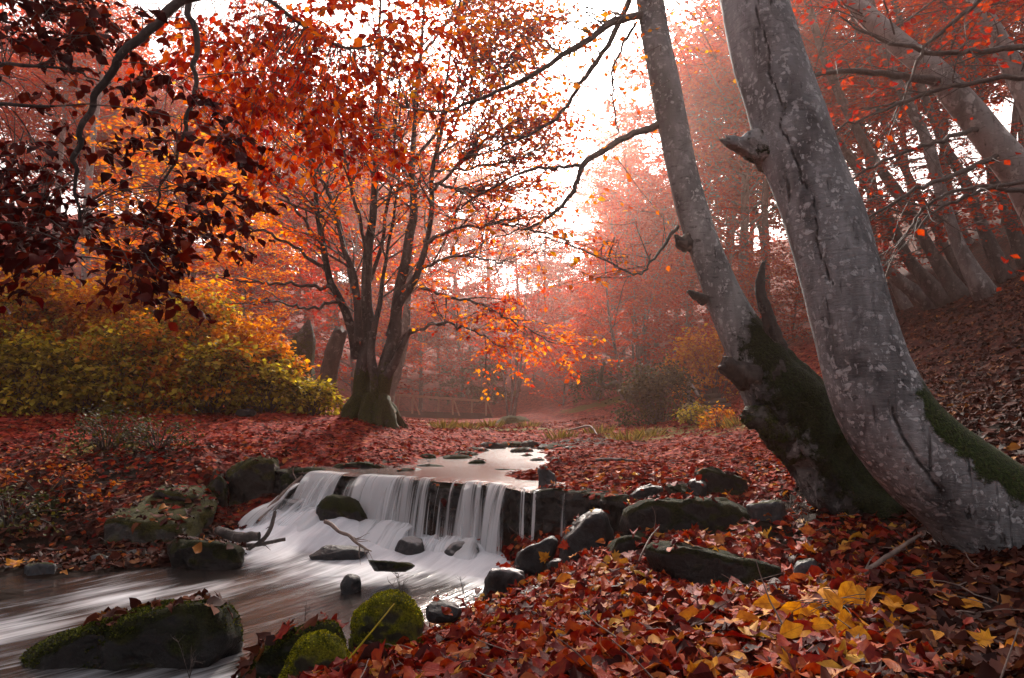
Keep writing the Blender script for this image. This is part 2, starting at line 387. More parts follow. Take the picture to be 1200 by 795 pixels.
M['brown'] = leaf_mat('leaf_brown_shade', [(0, (.015, .005, .004)), (.4, (.05, .012, .008)), (.8, (.11, .028, .016)), (.95, (.17, .06, .026)), (1, (.36, .14, .03))], .15, .7, .1)  # dead-leaf brown, darkened further to stand in for shade
M['beech'] = bark_mat('bark_beech', (.03, .03, .031), (.15, .15, .155), (.42, .425, .435), .6, 20.)
M['beech2'] = bark_mat('bark_beech_mossy', (.028, .028, .028), (.15, .15, .152), (.42, .42, .42), .4, 18, ((.005, .008, .002), (.026, .036, .006)))
M['oldbark'] = bark_mat('bark_old', (.01, .009, .008), (.042, .037, .033), (.12, .11, .1), .25, 8, ((.012, .018, .003), (.07, .08, .01)), 1.0, .2)
M['farbark'] = bark_mat('bark_far', (.04, .034, .032), (.12, .105, .1), (.25, .23, .22), .3, 5, use_moss=False)
M['palebark'] = bark_mat('bark_pale', (.1, .09, .085), (.26, .24, .23), (.42, .4, .38), .5, 5, use_moss=False)
M['darkbark'] = bark_mat('bark_dark', (.02, .016, .015), (.06, .05, .046), (.14, .12, .11), .15, 7, use_moss=False)
M['twig'] = wood_mat('twig', (.03, .02, .018), (.09, .065, .055), (8, 8, 8))
M['stick'] = wood_mat('stick', (.09, .055, .045), (.24, .17, .14), (9, 9, 9))
M['plank'] = wood_mat('plank', (.1, .075, .06), (.26, .2, .17), (2, 2, 14))
M['bridgewood'] = wood_mat('bridge_wood', (.28, .13, .08), (.46, .25, .16), (3, 3, 12))
M['darkplank'] = wood_mat('dark_plank', (.03, .02, .017), (.08, .055, .045), (2, 2, 14))
M['rk_dark'] = rock_mat('rock_dark', (.008, .009, .01), (.04, .042, .046), 0, rough=(.3, .7))
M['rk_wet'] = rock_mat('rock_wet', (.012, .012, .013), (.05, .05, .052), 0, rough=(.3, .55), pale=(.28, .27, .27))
M['rk_mossdark'] = rock_mat('rock_mossdark', (.008, .008, .008), (.032, .032, .032), .62, ((.006, .009, .003), (.04, .048, .008)))
M['rk_dull'] = rock_mat('rock_dull', (.008, .007, .007), (.035, .03, .028), .2, ((.008, .01, .003), (.04, .04, .01)), (.6, .9))
M['rk_mossolive'] = rock_mat('rock_mossolive', (.014, .013, .012), (.05, .045, .04), .55, ((.015, .018, .004), (.1, .095, .014)))
M['rk_mossbright'] = rock_mat('rock_mossbright', (.02, .02, .012), (.055, .055, .04), .66, ((.03, .042, .004), (.3, .29, .014)))
M['rk_grey'] = rock_mat('rock_grey', (.03, .032, .036), (.1, .105, .115), .18, ((.02, .025, .006), (.07, .075, .014)), (.4, .8))
M['ledge'] = rock_mat('rock_ledge', (.004, .004, .004), (.018, .018, .017), .3, ((.006, .008, .002), (.03, .034, .006)), (.15, .5))

# ground
def ground_mat():
    m, nt = new_mat('leaf_covered_ground')
    ob = nd(nt, 'TexCoord').outputs['Object']; g = nd(nt, 'NewGeometry')
    wv = nd(nt, 'VectorMath', {0: ob, 1: nd(nt, 'VectorMath', {0: nd(nt, 'TexNoise', {'Vector': ob, 'Scale': 9.}).outputs['Color'], 'Scale': .08}, operation='SCALE').outputs[0]}).outputs[0]
    v1 = nd(nt, 'TexVoronoi', {'Vector': wv, 'Scale': 13., 'Randomness': 1.})
    v2 = nd(nt, 'TexVoronoi', {'Vector': wv, 'Scale': 4.1})
    r1 = nd(nt, 'SeparateColor', {0: v1.outputs['Color']}).outputs[0]; r2 = nd(nt, 'SeparateColor', {0: v2.outputs['Color']}).outputs[1]
    mixr = mathn(nt, 'ADD', mathn(nt, 'MULTIPLY', r1, .75), mathn(nt, 'MULTIPLY', r2, .25))
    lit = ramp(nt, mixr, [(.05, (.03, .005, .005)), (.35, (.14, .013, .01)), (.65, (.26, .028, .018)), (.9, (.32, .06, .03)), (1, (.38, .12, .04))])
    brn_shade = ramp(nt, mixr, [(.05, (.01, .004, .004)), (.4, (.035, .009, .007)), (.75, (.07, .017, .011)), (1, (.1, .034, .018))])  # older brown litter, with the shade of the slope put into its colour
    lit = mixc(nt, nd(nt, 'Attribute', attribute_name='brown').outputs['Fac'], lit, brn_shade)
    big = noise(nt, ob, .9, 5, .6); bg2 = noise(nt, ob, .22, 4, .6)
    soil = mixc(nt, noise(nt, ob, 18, 5, .7), (.008, .006, .005), (.034, .022, .016))
    nz = nd(nt, 'SeparateXYZ', {0: g.outputs['Normal']}).outputs[2]
    bare = mathn(nt, 'MAXIMUM', mrange(nt, nz, .72, .58, 0, 1), mrange(nt, mathn(nt, 'ADD', big, mathn(nt, 'MULTIPLY', nd(nt, 'Attribute', attribute_name='bare').outputs['Fac'], .45)), .66, .78, 0, 1))
    col = mixc(nt, bare, lit, soil)
    gr = nd(nt, 'Attribute', attribute_name='grass').outputs['Fac']
    gm = mrange(nt, mathn(nt, 'ADD', gr, mathn(nt, 'MULTIPLY', mathn(nt, 'SUBTRACT', noise(nt, ob, 2.2, 5, .7), .5), 1.4)), .4, .62)
    gc = mixc(nt, noise(nt, ob, 20, 4, .7), (.06, .055, .01), (.2, .14, .03))
    col = mixc(nt, gm, col, gc)
    hgt = mathn(nt, 'ADD', mathn(nt, 'MULTIPLY', v1.outputs['Distance'], -.6), mathn(nt, 'ADD', mathn(nt, 'MULTIPLY', r1, .5), mathn(nt, 'MULTIPLY', noise(nt, ob, 25, 4, .7), .4)))
    b = nd(nt, 'Bump', {'Strength': .9, 'Distance': .03, 'Height': hgt})
    out(nt, nd(nt, 'BsdfPrincipled', {'Base Color': col, 'Roughness': .9, 'Specular IOR Level': .05, 'Normal': b.outputs[0]}).outputs[0])
    return m
M['ground'] = ground_mat()

def stream_mat():
    m, nt = new_mat('flowing_water')
    uv = nd(nt, 'UVMap').outputs[0]
    foam = nd(nt, 'Attribute', attribute_name='foam').outputs['Fac']
    s1 = noise(nt, mapping(nt, uv, (9, .9, 1)), 1.0, 5, .6, .6)
    s2 = noise(nt, mapping(nt, uv, (26, 1.6, 1)), 1.0, 4, .6, .4)
    s3 = noise(nt, mapping(nt, uv, (2.2, .8, 1)), 1.0, 3, .5, .8)
    st = mathn(nt, 'ADD', mathn(nt, 'MULTIPLY', s1, .5), mathn(nt, 'ADD', mathn(nt, 'MULTIPLY', s2, .25), mathn(nt, 'MULTIPLY', s3, .35)))
    k = mrange(nt, mathn(nt, 'ADD', foam, mathn(nt, 'MULTIPLY', mathn(nt, 'MULTIPLY', mathn(nt, 'SUBTRACT', st, .55), 1.35), mrange(nt, foam, .45, 1.1, 1, .35))), .3, .95, 0, .95)
    wat = mixc(nt, s3, (.016, .015, .016), (.045, .034, .028))
    b = nd(nt, 'Bump', {'Strength': .35, 'Distance': .05, 'Height': st})
    w = nd(nt, 'BsdfPrincipled', {'Base Color': wat, 'Roughness': .16, 'IOR': 1.33, 'Normal': b.outputs[0]})
    f = nd(nt, 'BsdfPrincipled', {'Base Color': mixc(nt, mrange(nt, mathn(nt, 'ADD', mathn(nt, 'MULTIPLY', s1, .5), mathn(nt, 'MULTIPLY', s3, .5)), .3, .7), (.45, .47, .52), (.86, .88, .92)), 'Roughness': .6})
    out(nt, nd(nt, 'MixShader', {0: k, 1: w.outputs[0], 2: f.outputs[0]}).outputs[0])
    return m
M['stream'] = stream_mat()
def pool_mat():
    m, nt = new_mat('pool_water')
    ob = nd(nt, 'TexCoord').outputs['Object']
    s = noise(nt, mapping(nt, ob, (1.2, 4.5, 1)), 2.2, 5, .6, .5)
    n = noise(nt, mapping(nt, ob, (1, 2, 1)), 1.1, 3)
    b = nd(nt, 'Bump', {'Strength': .22, 'Distance': .03, 'Height': s})
    out(nt, nd(nt, 'BsdfPrincipled', {'Base Color': mixc(nt, n, (.05, .036, .032), (.12, .09, .085)), 'Roughness': .2, 'IOR': 1.33, 'Normal': b.outputs[0]}).outputs[0])
    return m
M['pool'] = pool_mat()
def veil_mat():
    m, nt = new_mat('falling_water')
    uv = nd(nt, 'UVMap').outputs[0]
    dens = nd(nt, 'Attribute', attribute_name='dens').outputs['Fac']
    s1 = noise(nt, mapping(nt, uv, (13, .55, 1)), 1.0, 4, .6, .25)
    s2 = noise(nt, mapping(nt, uv, (42, .8, 1)), 1.0, 3, .6, .2)
    k = mrange(nt, mathn(nt, 'ADD', dens, mathn(nt, 'MULTIPLY', mathn(nt, 'SUBTRACT', mathn(nt, 'ADD', mathn(nt, 'MULTIPLY', s1, .62), mathn(nt, 'MULTIPLY', s2, .38)), .5), 3.6)), .2, .95, 0, .95)
    f = nd(nt, 'BsdfPrincipled', {'Base Color': (.9, .91, .93, 1), 'Roughness': .45})
    tl = nd(nt, 'BsdfTranslucent', {'Color': (.9, .91, .93, 1)})
    fm = nd(nt, 'MixShader', {0: .5, 1: f.outputs[0], 2: tl.outputs[0]})
    t = nd(nt, 'BsdfTransparent')
    out(nt, nd(nt, 'MixShader', {0: k, 1: t.outputs[0], 2: fm.outputs[0]}).outputs[0])
    return m
M['veil'] = veil_mat()

# ------------------------------------------------------------------ terrain
LIP = np.array([[-3.3, 8.35], [-2.2, 7.85], [-1.81, 7.62], [-.9, 7.2], [-.12, 6.72], [.2, 6.2], [.5, 5.95], [.95, 5.5], [1.35, 5.3]])
LIPN = np.array([.604, .797])
def lip_side(x, y):
    """>0 upstream of the ledge"""
    li = np.interp(x, LIP[:, 0], LIP[:, 1]); return (y - li) * .8
C = []
def cp(px, py, Y, dz=0): q = P(px, py, Y); q[2] += dz; C.append(q)
for a in [(700, 795, 1.9), (1000, 795, 1.9), (1200, 795, 1.9), (440, 795, 2.4), (560, 722, 4.15), (700, 700, 3.8), (850, 700, 3.3), (1000, 690, 3.2), (1150, 655, 3.5), (1200, 630, 3.7),
          (640, 702, 4.3), (800, 745, 2.6), (1100, 730, 2.6), (600, 760, 3.0), (800, 640, 4.45), (700, 655, 4.9), (760, 622, 4.8), (860, 630, 4.6), (760, 684, 4.0), (830, 694, 3.9), (890, 698, 3.85), (715, 678, 4.2),
          (1200, 540, 4.6), (1150, 490, 6), (1230, 440, 6.5), (1130, 435, 9), (1200, 395, 9), (1060, 405, 13), (1200, 340, 15), (1100, 362, 18), (1000, 405, 19), (1180, 335, 19), (1050, 370, 25), (1150, 320, 25),
          (900, 560, 6.5), (850, 532, 8.5), (940, 600, 4.9), (960, 545, 6.4), (880, 610, 4.75), (860, 502, 13), (830, 492, 16), (845, 484, 18.4), (832, 464, 20.6), (880, 440, 21), (830, 425, 24), (930, 430, 18), (960, 480, 10), (1040, 520, 6.5),
          (700, 512, 14), (760, 500, 16), (700, 495, 20), (610, 502, 18), (600, 497, 25), (650, 480, 30), (700, 462, 36), (760, 440, 42), (640, 452, 48), (850, 405, 36), (600, 432, 60), (700, 400, 70), (800, 380, 60), (780, 470, 24), (740, 478, 25),
          (500, 497, 20), (530, 500, 19), (470, 494, 26), (420, 480, 36), (450, 491, 28), (450, 489, 32), (480, 491, 31), (510, 492, 31), (540, 492, 31), (570, 493, 31), (460, 483, 44), (510, 484, 46), (560, 485, 46), (470, 495, 37.5), (500, 496, 38), (540, 496, 39), (560, 494, 40), (590, 488, 42), (430, 492, 12.6), (460, 496, 12.8), (350, 487, 12.5), (480, 518, 10.4), (400, 533, 9.2), (300, 500, 11), (250, 528, 9.3), (300, 525, 9.4), (330, 540, 8.9), (200, 485, 13), (100, 482, 13), (0, 482, 12), (0, 525, 8.5), (0, 600, 7), (60, 560, 7.8), (150, 560, 8),
          (180, 600, 7.3), (110, 610, 7), (250, 600, 7.6), (30, 650, 6.6), (100, 648, 6.7), (-150, 480, 12), (-150, 640, 6.4), (-300, 450, 12),
          (200, 350, 30), (50, 335, 28), (0, 345, 24), (-200, 300, 26), (350, 425, 30), (300, 440, 22), (150, 440, 20), (450, 440, 50), (450, 395, 62), (300, 330, 55), (100, 250, 60), (1000, 300, 60), (900, 340, 50)]: cp(*a)
for a in [(-1.2, 6.2, -.25), (-.6, 6.3, -.25), (-2, 5.6, -.25), (-1.2, 5.3, -.22), (-2.6, 4.6, -.25), (-1.9, 4.0, -.25), (-3.4, 4.2, -.25), (-3.6, 3, -.25), (-5, 3, -.25), (-2.6, 3.2, -.25), (-6.5, 1.5, -.3), (-4.5, 1.5, -.3), (-8, -1, -.3), (-2.2, 6.3, -.15), (-.75, 5.2, -.15), (-.5, 5.8, -.2),
          (-4.0, 5.3, .0), (-3.15, 6.35, .02), (-2.75, 6.9, .02), (-.05, 6.2, .02), (-.2, 5.3, .02), (-.5, 4.6, .02), (-.85, 4.0, .0), (-1.1, 3.5, .02), (-1.75, 2.6, .05), (-2.8, 1.3, .05), (-6, 5.2, .05), (-9, 4, .3), (-8, 2, .0),
          (.35, 5.75, .12), (.6, 5.35, .14), (-.6, 3.25, .3), (-.8, 2.5, .42), (-1.3, 1.7, .35), (0, 0, .72), (0, -3, .85), (-2, -2, .5), (-5, -4, .5), (5, 0, 1.5), (3, 2, .95), (5, 4, 1.9), (7, 5, 2.9), (4, -5, 1.5), (0, -12, 1.5), (12, 3, 5), (20, 10, 9), (-12, 8, 1.6), (-20, 10, 4), (-12, -5, 1.5),
          (-3.2, 7.5, .2), (-2.6, 7.55, .2), (-3.5, 8.2, .6), (-3.9, 8.9, .85),
          (-.6, 10.9, .66), (.75, 9.9, .68), (-1.9, 8.6, .7), (.3, 7.3, .67), (.9, 6.6, .69), (1.7, 6.4, .74), (.6, 8.5, .69), (1.5, 8.2, .7), (-.9, 11.6, .67), (.9, 11.6, .68), (0, 12.5, .63), (1.2, 12.5, .68), (-1.0, 13.5, .72), (2.4, 11, .74), (1.6, 5.9, .7),
          (-1.3, 8.1, .5), (-.4, 8.2, .5), (-.3, 9.6, .52), (.2, 8.8, .56), (.1, 10.4, .55),
          (-40, 30, 12), (-60, 60, 20), (-30, 80, 17), (0, 100, 16), (40, 90, 24), (60, 50, 26), (40, 20, 17), (0, 150, 24), (-120, 100, 30), (120, 100, 36), (0, 210, 34), (-200, 0, 30), (200, 0, 40), (-100, -100, 25), (100, -100, 30), (0, -60, 8), (0, -200, 30), (30, 45, 12), (15, 60, 7), (-12, 60, 5.5), (22, 28, 9.5), (28, 36, 12)]: C.append(np.array(a, float))
for i in range(len(LIP)):
    x, y = LIP[i]
    C.append(np.array([x + .1, y + .2, .58])); C.append(np.array([x - .12, y - .16, -.2 if -1.0 < x < .1 else (.1 if x < .1 else .08)]))
C = np.array(C)
_d = np.linalg.norm(C[:, None, :2] - C[None, :, :2], axis=-1)
_A = np.zeros((len(C) + 3, len(C) + 3)); _A[:len(C), :len(C)] = -_d - np.eye(len(C)) * .01
_A[:len(C), len(C)] = 1; _A[:len(C), len(C) + 1:] = C[:, :2]; _A[len(C):, :len(C)] = _A[:len(C), len(C):].T
_W = np.linalg.solve(_A, np.concatenate([C[:, 2], [0, 0, 0]]))
def zg(x, y):
    x = np.atleast_1d(np.asarray(x, float)); y = np.atleast_1d(np.asarray(y, float)); sh = x.shape; x = x.ravel(); y = y.ravel()
    r = np.empty(len(x))
    for s in range(0, len(x), 20000):
        e = slice(s, s + 20000)
        r[e] = -np.hypot(x[e, None] - C[None, :, 0], y[e, None] - C[None, :, 1]) @ _W[:len(C)] + _W[len(C)] + x[e] * _W[-2] + y[e] * _W[-1]
    dist = np.hypot(x, y)
    p = np.stack([x, y, 0 * x], -1)
    r += fbm(p * 1.6, 4, 5) * .035 * np.clip(dist / 3, .4, 1.6) + fbm(p * .25, 3, 9) * np.clip((dist - 14) * .03, 0, .8) * np.clip((np.abs(x + .05 * y) - 4 - .1 * dist) * .2, .06, 1)
    return r.reshape(sh)
NA, NR = 560, 420
ang = np.radians(np.concatenate([np.linspace(-180, -60, 60, endpoint=False), np.linspace(-60, 60, NA - 120, endpoint=False), np.linspace(60, 180, 61)]))
rad = np.concatenate([[0.02], np.geomspace(.5, 235, NR)])
A_, R_ = np.meshgrid(ang, rad, indexing='ij'); GX, GY = np.sin(A_) * R_, np.cos(A_) * R_
GZ = zg(GX, GY)
na, nr = A_.shape
ii = (np.arange(na - 1)[:, None] * nr + np.arange(nr - 1)[None]).ravel()
GF = np.stack([ii, ii + 1, ii + nr + 1, ii + nr], -1)[:, ::-1]
GV = np.stack([GX, GY, GZ], -1).reshape(-1, 3)
def blob(cx, cy, r): return np.exp(-((GV[:, 0] - cx) ** 2 + (GV[:, 1] - cy) ** 2) / r ** 2)
grass = np.zeros(len(GV))
for px, py, Y, r in [(545, 503, 19, 1.5), (520, 495, 20, 1.6), (820, 508, 13, 1.3), (760, 508, 14, 1.2), (870, 512, 11.5, 1.0), (650, 505, 17, 1.0), (120, 522, 9, .8), (700, 478, 28, 2), (560, 510, 17, 1.2)]:
    q = P(px, py, Y); grass += blob(q[0], q[1], r) * .8
bare = np.zeros(len(GV))
for px, py, Y, r in [(960, 560, 6.0, .8), (1000, 590, 4.6, .6), (920, 600, 5, .35), (150, 545, 8.3, .5), (230, 535, 9, .5), (60, 590, 7.2, .5), (1150, 500, 6, .6), (640, 520, 12.3, .8), (720, 515, 13.5, 1), (1180, 470, 5.6, .6)]:
    q = P(px, py, Y); bare += blob(q[0], q[1], r)
bare += np.clip(.25 - GV[:, 2], 0, .25) * 4 * (np.hypot(GV[:, 0], GV[:, 1]) < 12)
gm = MB(); gm.add(GV, GF)
gm.A = [grass]
ground = gm.build('ground', M['ground'], attr='grass')
_at = ground.data.attributes.new('bare', 'FLOAT', 'POINT'); _at.data.foreach_set('value', bare.astype(np.float32))
_br = 1 / (1 + np.exp(-(GV[:, 0] - .5 * GV[:, 1]) * 2.2)) + (GV[:, 1] < 9) / (1 + np.exp((GV[:, 0] + .36 * GV[:, 1]) * 2.5)) * .8  # where the brown, shade-darkened litter lies
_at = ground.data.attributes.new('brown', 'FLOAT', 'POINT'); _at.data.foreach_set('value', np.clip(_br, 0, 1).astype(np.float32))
tag(ground, kind='structure', label='forest floor carpeted with red fallen leaves, rising into slopes')

# ------------------------------------------------------------------ stream water
cl = crom([(-.55, 7.6), (-1.0, 6.7), (-1.35, 5.9), (-1.95, 5.0), (-2.9, 4.0), (-4.2, 2.9), (-6, 1.7), (-9, -.5)], 160)
tn = unit(np.gradient(cl, axis=0)); nn = np.stack([tn[:, 1], -tn[:, 0]], -1)
hw = np.interp(np.linspace(0, 1, 160), [0, .2, .5, 1], [1.9, 2.0, 2.2, 3])
cs = np.linspace(-1, 1, 90)
WX = cl[:, None, 0] + nn[:, None, 0] * cs[None] * hw[:, None]; WY = cl[:, None, 1] + nn[:, None, 1] * cs[None] * hw[:, None]
side = lip_side(WX, WY)
alongl = np.cumsum(np.r_[0, np.linalg.norm(np.diff(cl, axis=0), axis=1)])
U_ = cs[None] * hw[:, None] + 0 * WX; V_ = alongl[:, None] + 0 * WX
dl = -side
n_ = fbm(np.stack([WX * 1.7, WY * 1.7, 0 * WX], -1), 4, 21)
left = np.clip((-WX - .7) / 1.2, 0, 1)
ffade = np.clip((.15 - WX) / .4, 0, 1)
bump = (.05 + .2 * left + .06 * np.exp(-((WX + .55) / .45) ** 2)) * np.exp(-np.clip(dl - .12, 0, 9) ** 2 / (.42 + .25 * left) ** 2) * (1 + .5 * n_) * ffade
WZ = .0 + bump + .012 * fbm(np.stack([U_ * 3, V_ * .8, 0 * U_], -1), 3, 4) - .018 * np.clip(V_ - 2.5, 0, 5)
foam = (1.1 * np.exp(-np.clip(dl - .35, 0, 9) ** 2 / .55 ** 2) * np.clip((.35 - WX) / .5, 0, 1)
        + .33 * np.exp(-np.clip(dl - .9, 0, 9) ** 2 / 1.3 ** 2) * np.exp(-((U_ - .1) / 1.1) ** 2) + .27 + .26 * n_
        + .32 * np.exp(-((WX + 1.45) ** 2 + (WY - 3.55) ** 2) / .35 ** 2) + .3 * np.exp(-((WX + 3.5) ** 2 + (WY - 4.5) ** 2) / .7 ** 2) + .4 * np.exp(-((WX + 1.85) ** 2 / .5 + (WY - 3.66) ** 2 / .03)) + .3 * np.exp(-((WX + 3.6) ** 2 / .8 + (WY - 4.4) ** 2 / .25)))
WZ = np.where(side > .12, -.3, WZ)
wb = MB(); nu, nv = WX.shape
ii = (np.arange(nu - 1)[:, None] * nv + np.arange(nv - 1)[None]).ravel()
wb.add(np.stack([WX, WY, WZ], -1).reshape(-1, 3), np.stack([ii, ii + 1, ii + nv + 1, ii + nv], -1)[:, ::-1], foam.ravel(), np.stack([U_, V_], -1).reshape(-1, 2))
tag(wb.build('stream', M['stream'], attr='foam', uv=True), kind='structure', label='dark stream streaked with white foam below the waterfall')
def water_z(x, y):
    return np.where(lip_side(x, y) > .05, .645, np.where(-y + .0 * x > 0, -.05, .02))

# upper pool
pb = MB()
ys = np.linspace(0, 1, 60); xs = np.linspace(0, 1, 50)
Lx = np.linspace(-2.6, .25, 50); Ly = np.interp(Lx, LIP[:, 0], LIP[:, 1])
tx = np.linspace(-1.6, 3.2, 50); ty = 13.2 + 0 * tx
PX = Lx[None] * (1 - ys[:, None]) + tx[None] * ys[:, None]; PY = Ly[None] * (1 - ys[:, None]) + ty[None] * ys[:, None]
PZ = .643 + 0 * PX - .02 * np.clip(1 - ys[:, None] * 30, 0, 1)
ii = (np.arange(59)[:, None] * 50 + np.arange(49)[None]).ravel()
pb.add(np.stack([PX, PY, PZ], -1).reshape(-1, 3), np.stack([ii, ii + 1, ii + 51, ii + 50], -1))
tag(pb.build('upper_pool', M['pool']), kind='structure', label='still pale pool above the waterfall')

# waterfall curtain: sheets that leave the lip and land in the foam
def lip_at(t):
    seg = np.linalg.norm(np.diff(LIP, axis=0), axis=1); c = np.r_[0, np.cumsum(seg)]
    return np.stack([np.interp(t, c, LIP[:, 0]), np.interp(t, c, LIP[:, 1])], -1)
def lip_t(x):
    seg = np.linalg.norm(np.diff(LIP, axis=0), axis=1); c = np.r_[0, np.cumsum(seg)]
    return np.interp(x, LIP[:, 0], c)
def veil(mb, x0, x1, seed, outw, zb_f, dens0, lean=0., n=150, gaps=()):
    t = np.linspace(lip_t(x0), lip_t(x1), n); lp = lip_at(t)
    v = np.linspace(0, 1, 26)
    jag = fbm(np.stack([t * 5, 0 * t, 0 * t + seed], -1), 3, seed)
    ow = outw * (1 + .5 * jag)
    h = np.where(v < .18, (v - .18) * .9, 0)            # run-up on the flat lip
    f = np.clip((v - .18) / .82, 0, 1)
    outd = h[None] * .9 + (ow[:, None] * f[None] ** .7)
    zt = .652; zb = np.array([zb_f(x) for x in lp[:, 0]]) - .05
    Z = zt - np.clip(1 - v[None] / .3, 0, 1) * .0 - (zt - zb)[:, None] * f[None] ** 1.55
    X = lp[:, :1] - LIPN[0] * outd + lean * f[None] * .3; Y = lp[:, 1:] - LIPN[1] * outd
    rip = .012 * fbm(np.stack([t[:, None] * 18 + 0 * Z, Z * 1.5, 0 * Z + seed], -1), 3, seed + 2)
    X -= LIPN[0] * rip; Y -= LIPN[1] * rip
    dens = dens0 + .35 * f[None] ** 1.5 - .9 * np.clip(.12 - v[None], 0, 1) * 8 * 1.0 + .6 * vnoise(np.stack([t * 3.1, 0 * t, 0 * t], -1), seed + 5)[:, None]
    for gx, gw in gaps: dens = dens - .75 * np.exp(-((lp[:, :1] - gx) / gw) ** 2) * (1 - .5 * f[None])
    edge = np.clip(np.minimum(np.linspace(0, 1, n), 1 - np.linspace(0, 1, n)) * 14, 0, 1)[:, None]
    dens = dens * edge - (1 - edge) * .6
    ii = (np.arange(n - 1)[:, None] * 26 + np.arange(25)[None]).ravel()
    mb.add(np.stack([X, Y, Z], -1).reshape(-1, 3), np.stack([ii, ii + 1, ii + 27, ii + 26], -1), dens.ravel(), np.stack([t[:, None] + 0 * Z, v[None] * .7 + seed * 3.3 + 0 * Z], -1).reshape(-1, 2))
fall = thing('waterfall', (-.9, 7.1, 0), None, None); tag(fall, 'white waterfall spilling over the rock ledge', kind='structure')
zbf = lambda x: .0 + .2 * np.clip((-x - 1.1) / .6, 0, 1)
G_ = [(-1.78, .07), (-.98, .04), (-.5, .05), (-.25, .03)]
for nm, x0, x1, sd, ow, d0, ln in (('water_curtain', -1.72, .0, 3, .14, .62, 0), ('water_curtain', -1.74, .04, 8, .21, .35, 0), ('water_curtain', -2.3, -1.8, 5, .2, .5, -.3), ('water_curtain', -2.25, -1.82, 11, .3, .35, -.4)):
    b = MB(); veil(b, x0, x1, sd, ow, zbf, d0, ln, gaps=G_); b.build(nm, M['veil'], fall, fall.location, attr='dens', uv=True)
for x0, x1 in ((.08, .13), (.2, .225), (.42, .5)):
    b = MB(); veil(b, x0, x1, 14, .05, lambda x: .05, .55, 0, n=12); b.build('water_trickle', M['veil'], fall, fall.location, attr='dens', uv=True)
# second tier: water sliding over the boulders at the foot
def apron(x0, x1, y_top, z_top, reach, z_bot, seed, dens0, dirx=-.45):
    b = MB(); n, m_ = 70, 22
    s = np.linspace(0, 1, n)[:, None]; v = np.linspace(0, 1, m_)[None]
    X = x0 + (x1 - x0) * s + dirx * reach * v; top = np.interp(x0 + (x1 - x0) * s, LIP[:, 0], LIP[:, 1]) - y_top
    Y = top - reach * v
    q = np.stack([X * 3, Y * 3, 0 * X + seed], -1)
    Z = z_bot + (z_top - z_bot) * (1 - v ** 1.8) * (1 + .25 * fbm(q, 3, seed)) + .01
    e = np.clip(np.minimum(s, 1 - s) * 6, 0, 1)
    Z = z_bot - .05 + (Z - z_bot + .05) * (e ** .5)
    d = dens0 + .25 * v + .2 * vnoise(q, seed + 1) - (1 - e) * .4
    ii = (np.arange(n - 1)[:, None] * m_ + np.arange(m_ - 1)[None]).ravel()
    b.add(np.stack([X, Y, Z], -1).reshape(-1, 3), np.stack([ii, ii + 1, ii + m_ + 1, ii + m_], -1), d.ravel(), np.stack([s * abs(x1 - x0) * .4 + 0 * v, v * reach + seed + 0 * s], -1).reshape(-1, 2))
    return b.build('water_apron', M['veil'], fall, fall.location, attr='dens', uv=True)
apron(-.85, -.25, .3, .15, .3, .03, 31, .6, -.2)
apron(-1.7, -.9, .26, .22, .4, .03, 33, .62, -.3)
apron(-2.4, -1.75, .25, .34, .5, .08, 37, .55, -.6)
apron(-2.6, -2.2, .2, .46, .45, .1, 39, .45, -.9)

# ------------------------------------------------------------------ rocks
_bm = bmesh.new(); bmesh.ops.create_icosphere(_bm, subdivisions=5, radius=1); _bm.verts.ensure_lookup_table()
ICO5 = (np.array([v.co[:] for v in _bm.verts]), np.array([[v.index for v in f.verts] for f in _bm.faces])); _bm.free()
_bm = bmesh.new(); bmesh.ops.create_icosphere(_bm, subdivisions=3, radius=1); _bm.verts.ensure_lookup_table()
ICO3 = (np.array([v.co[:] for v in _bm.verts]), np.array([[v.index for v in f.verts] for f in _bm.faces])); _bm.free()
def rock_mesh(half, seed, block=2.6, cuts=7, rough=.1, rotz=0, tilt=(0, 0), ico=ICO5):
    rng = np.random.default_rng(seed); D = ico[0]
    r = 1 / (np.abs(D) ** block).sum(1) ** (1 / block); V = D * r[:, None]
    for _ in range(cuts):
        n = unit(rng.normal(0, 1, 3) * [1, 1, .8]); d = rng.uniform(.62, .95)
        s = V @ n - d; V = V - np.clip(s, 0, None)[:, None] * n * .92
    h = np.asarray(half, float); W = V * h; k = 1 / max(.08, h.min())
    nm = unit(D / h)
    W = W + nm * (fbm(W * k * .9 + seed * 3.1, 5, seed) * rough * h.min() * 1.1 + fbm(W * 22, 3, seed + 1) * .004)[:, None]
    ax, ay = tilt
    Rx = np.array([[1, 0, 0], [0, math.cos(ax), -math.sin(ax)], [0, math.sin(ax), math.cos(ax)]]); Ry = np.array([[math.cos(ay), 0, math.sin(ay)], [0, 1, 0], [-math.sin(ay), 0, math.cos(ay)]])
    Rz = np.array([[math.cos(rotz), -math.sin(rotz), 0], [math.sin(rotz), math.cos(rotz), 0], [0, 0, 1]])
    return W @ (Rz @ Ry @ Rx).T, ico[1]
ROCKV, ROCKF, _rn = [], [], 0
def rock(px, py, w, h, Y, mat, label, seed, depth=None, block=2.6, cuts=7, rough=.1, rotz=0, tilt=(0, 0), group=None, name='boulder', cat='rock', sink=.3, ico=ICO5, litter=True):
    global _rn
    c = P(px, py, Y); sc = Y / 800
    hx, hz = w / 2 * sc, h / 2 * sc * (1 + sink); hy = depth if depth else hx * .7
    c[2] -= hz - h / 2 * sc
    V, F = rock_mesh((hx, hy, hz), seed, block, cuts, rough, rotz, tilt, ico)
    mb = MB(); mb.add(V + c, F)
    o = mb.build(name, M[mat], None, c); tag(o, label, cat, group)
    if litter: ROCKV.append(V + c); ROCKF.append(F + _rn); _rn += len(V)
    return o
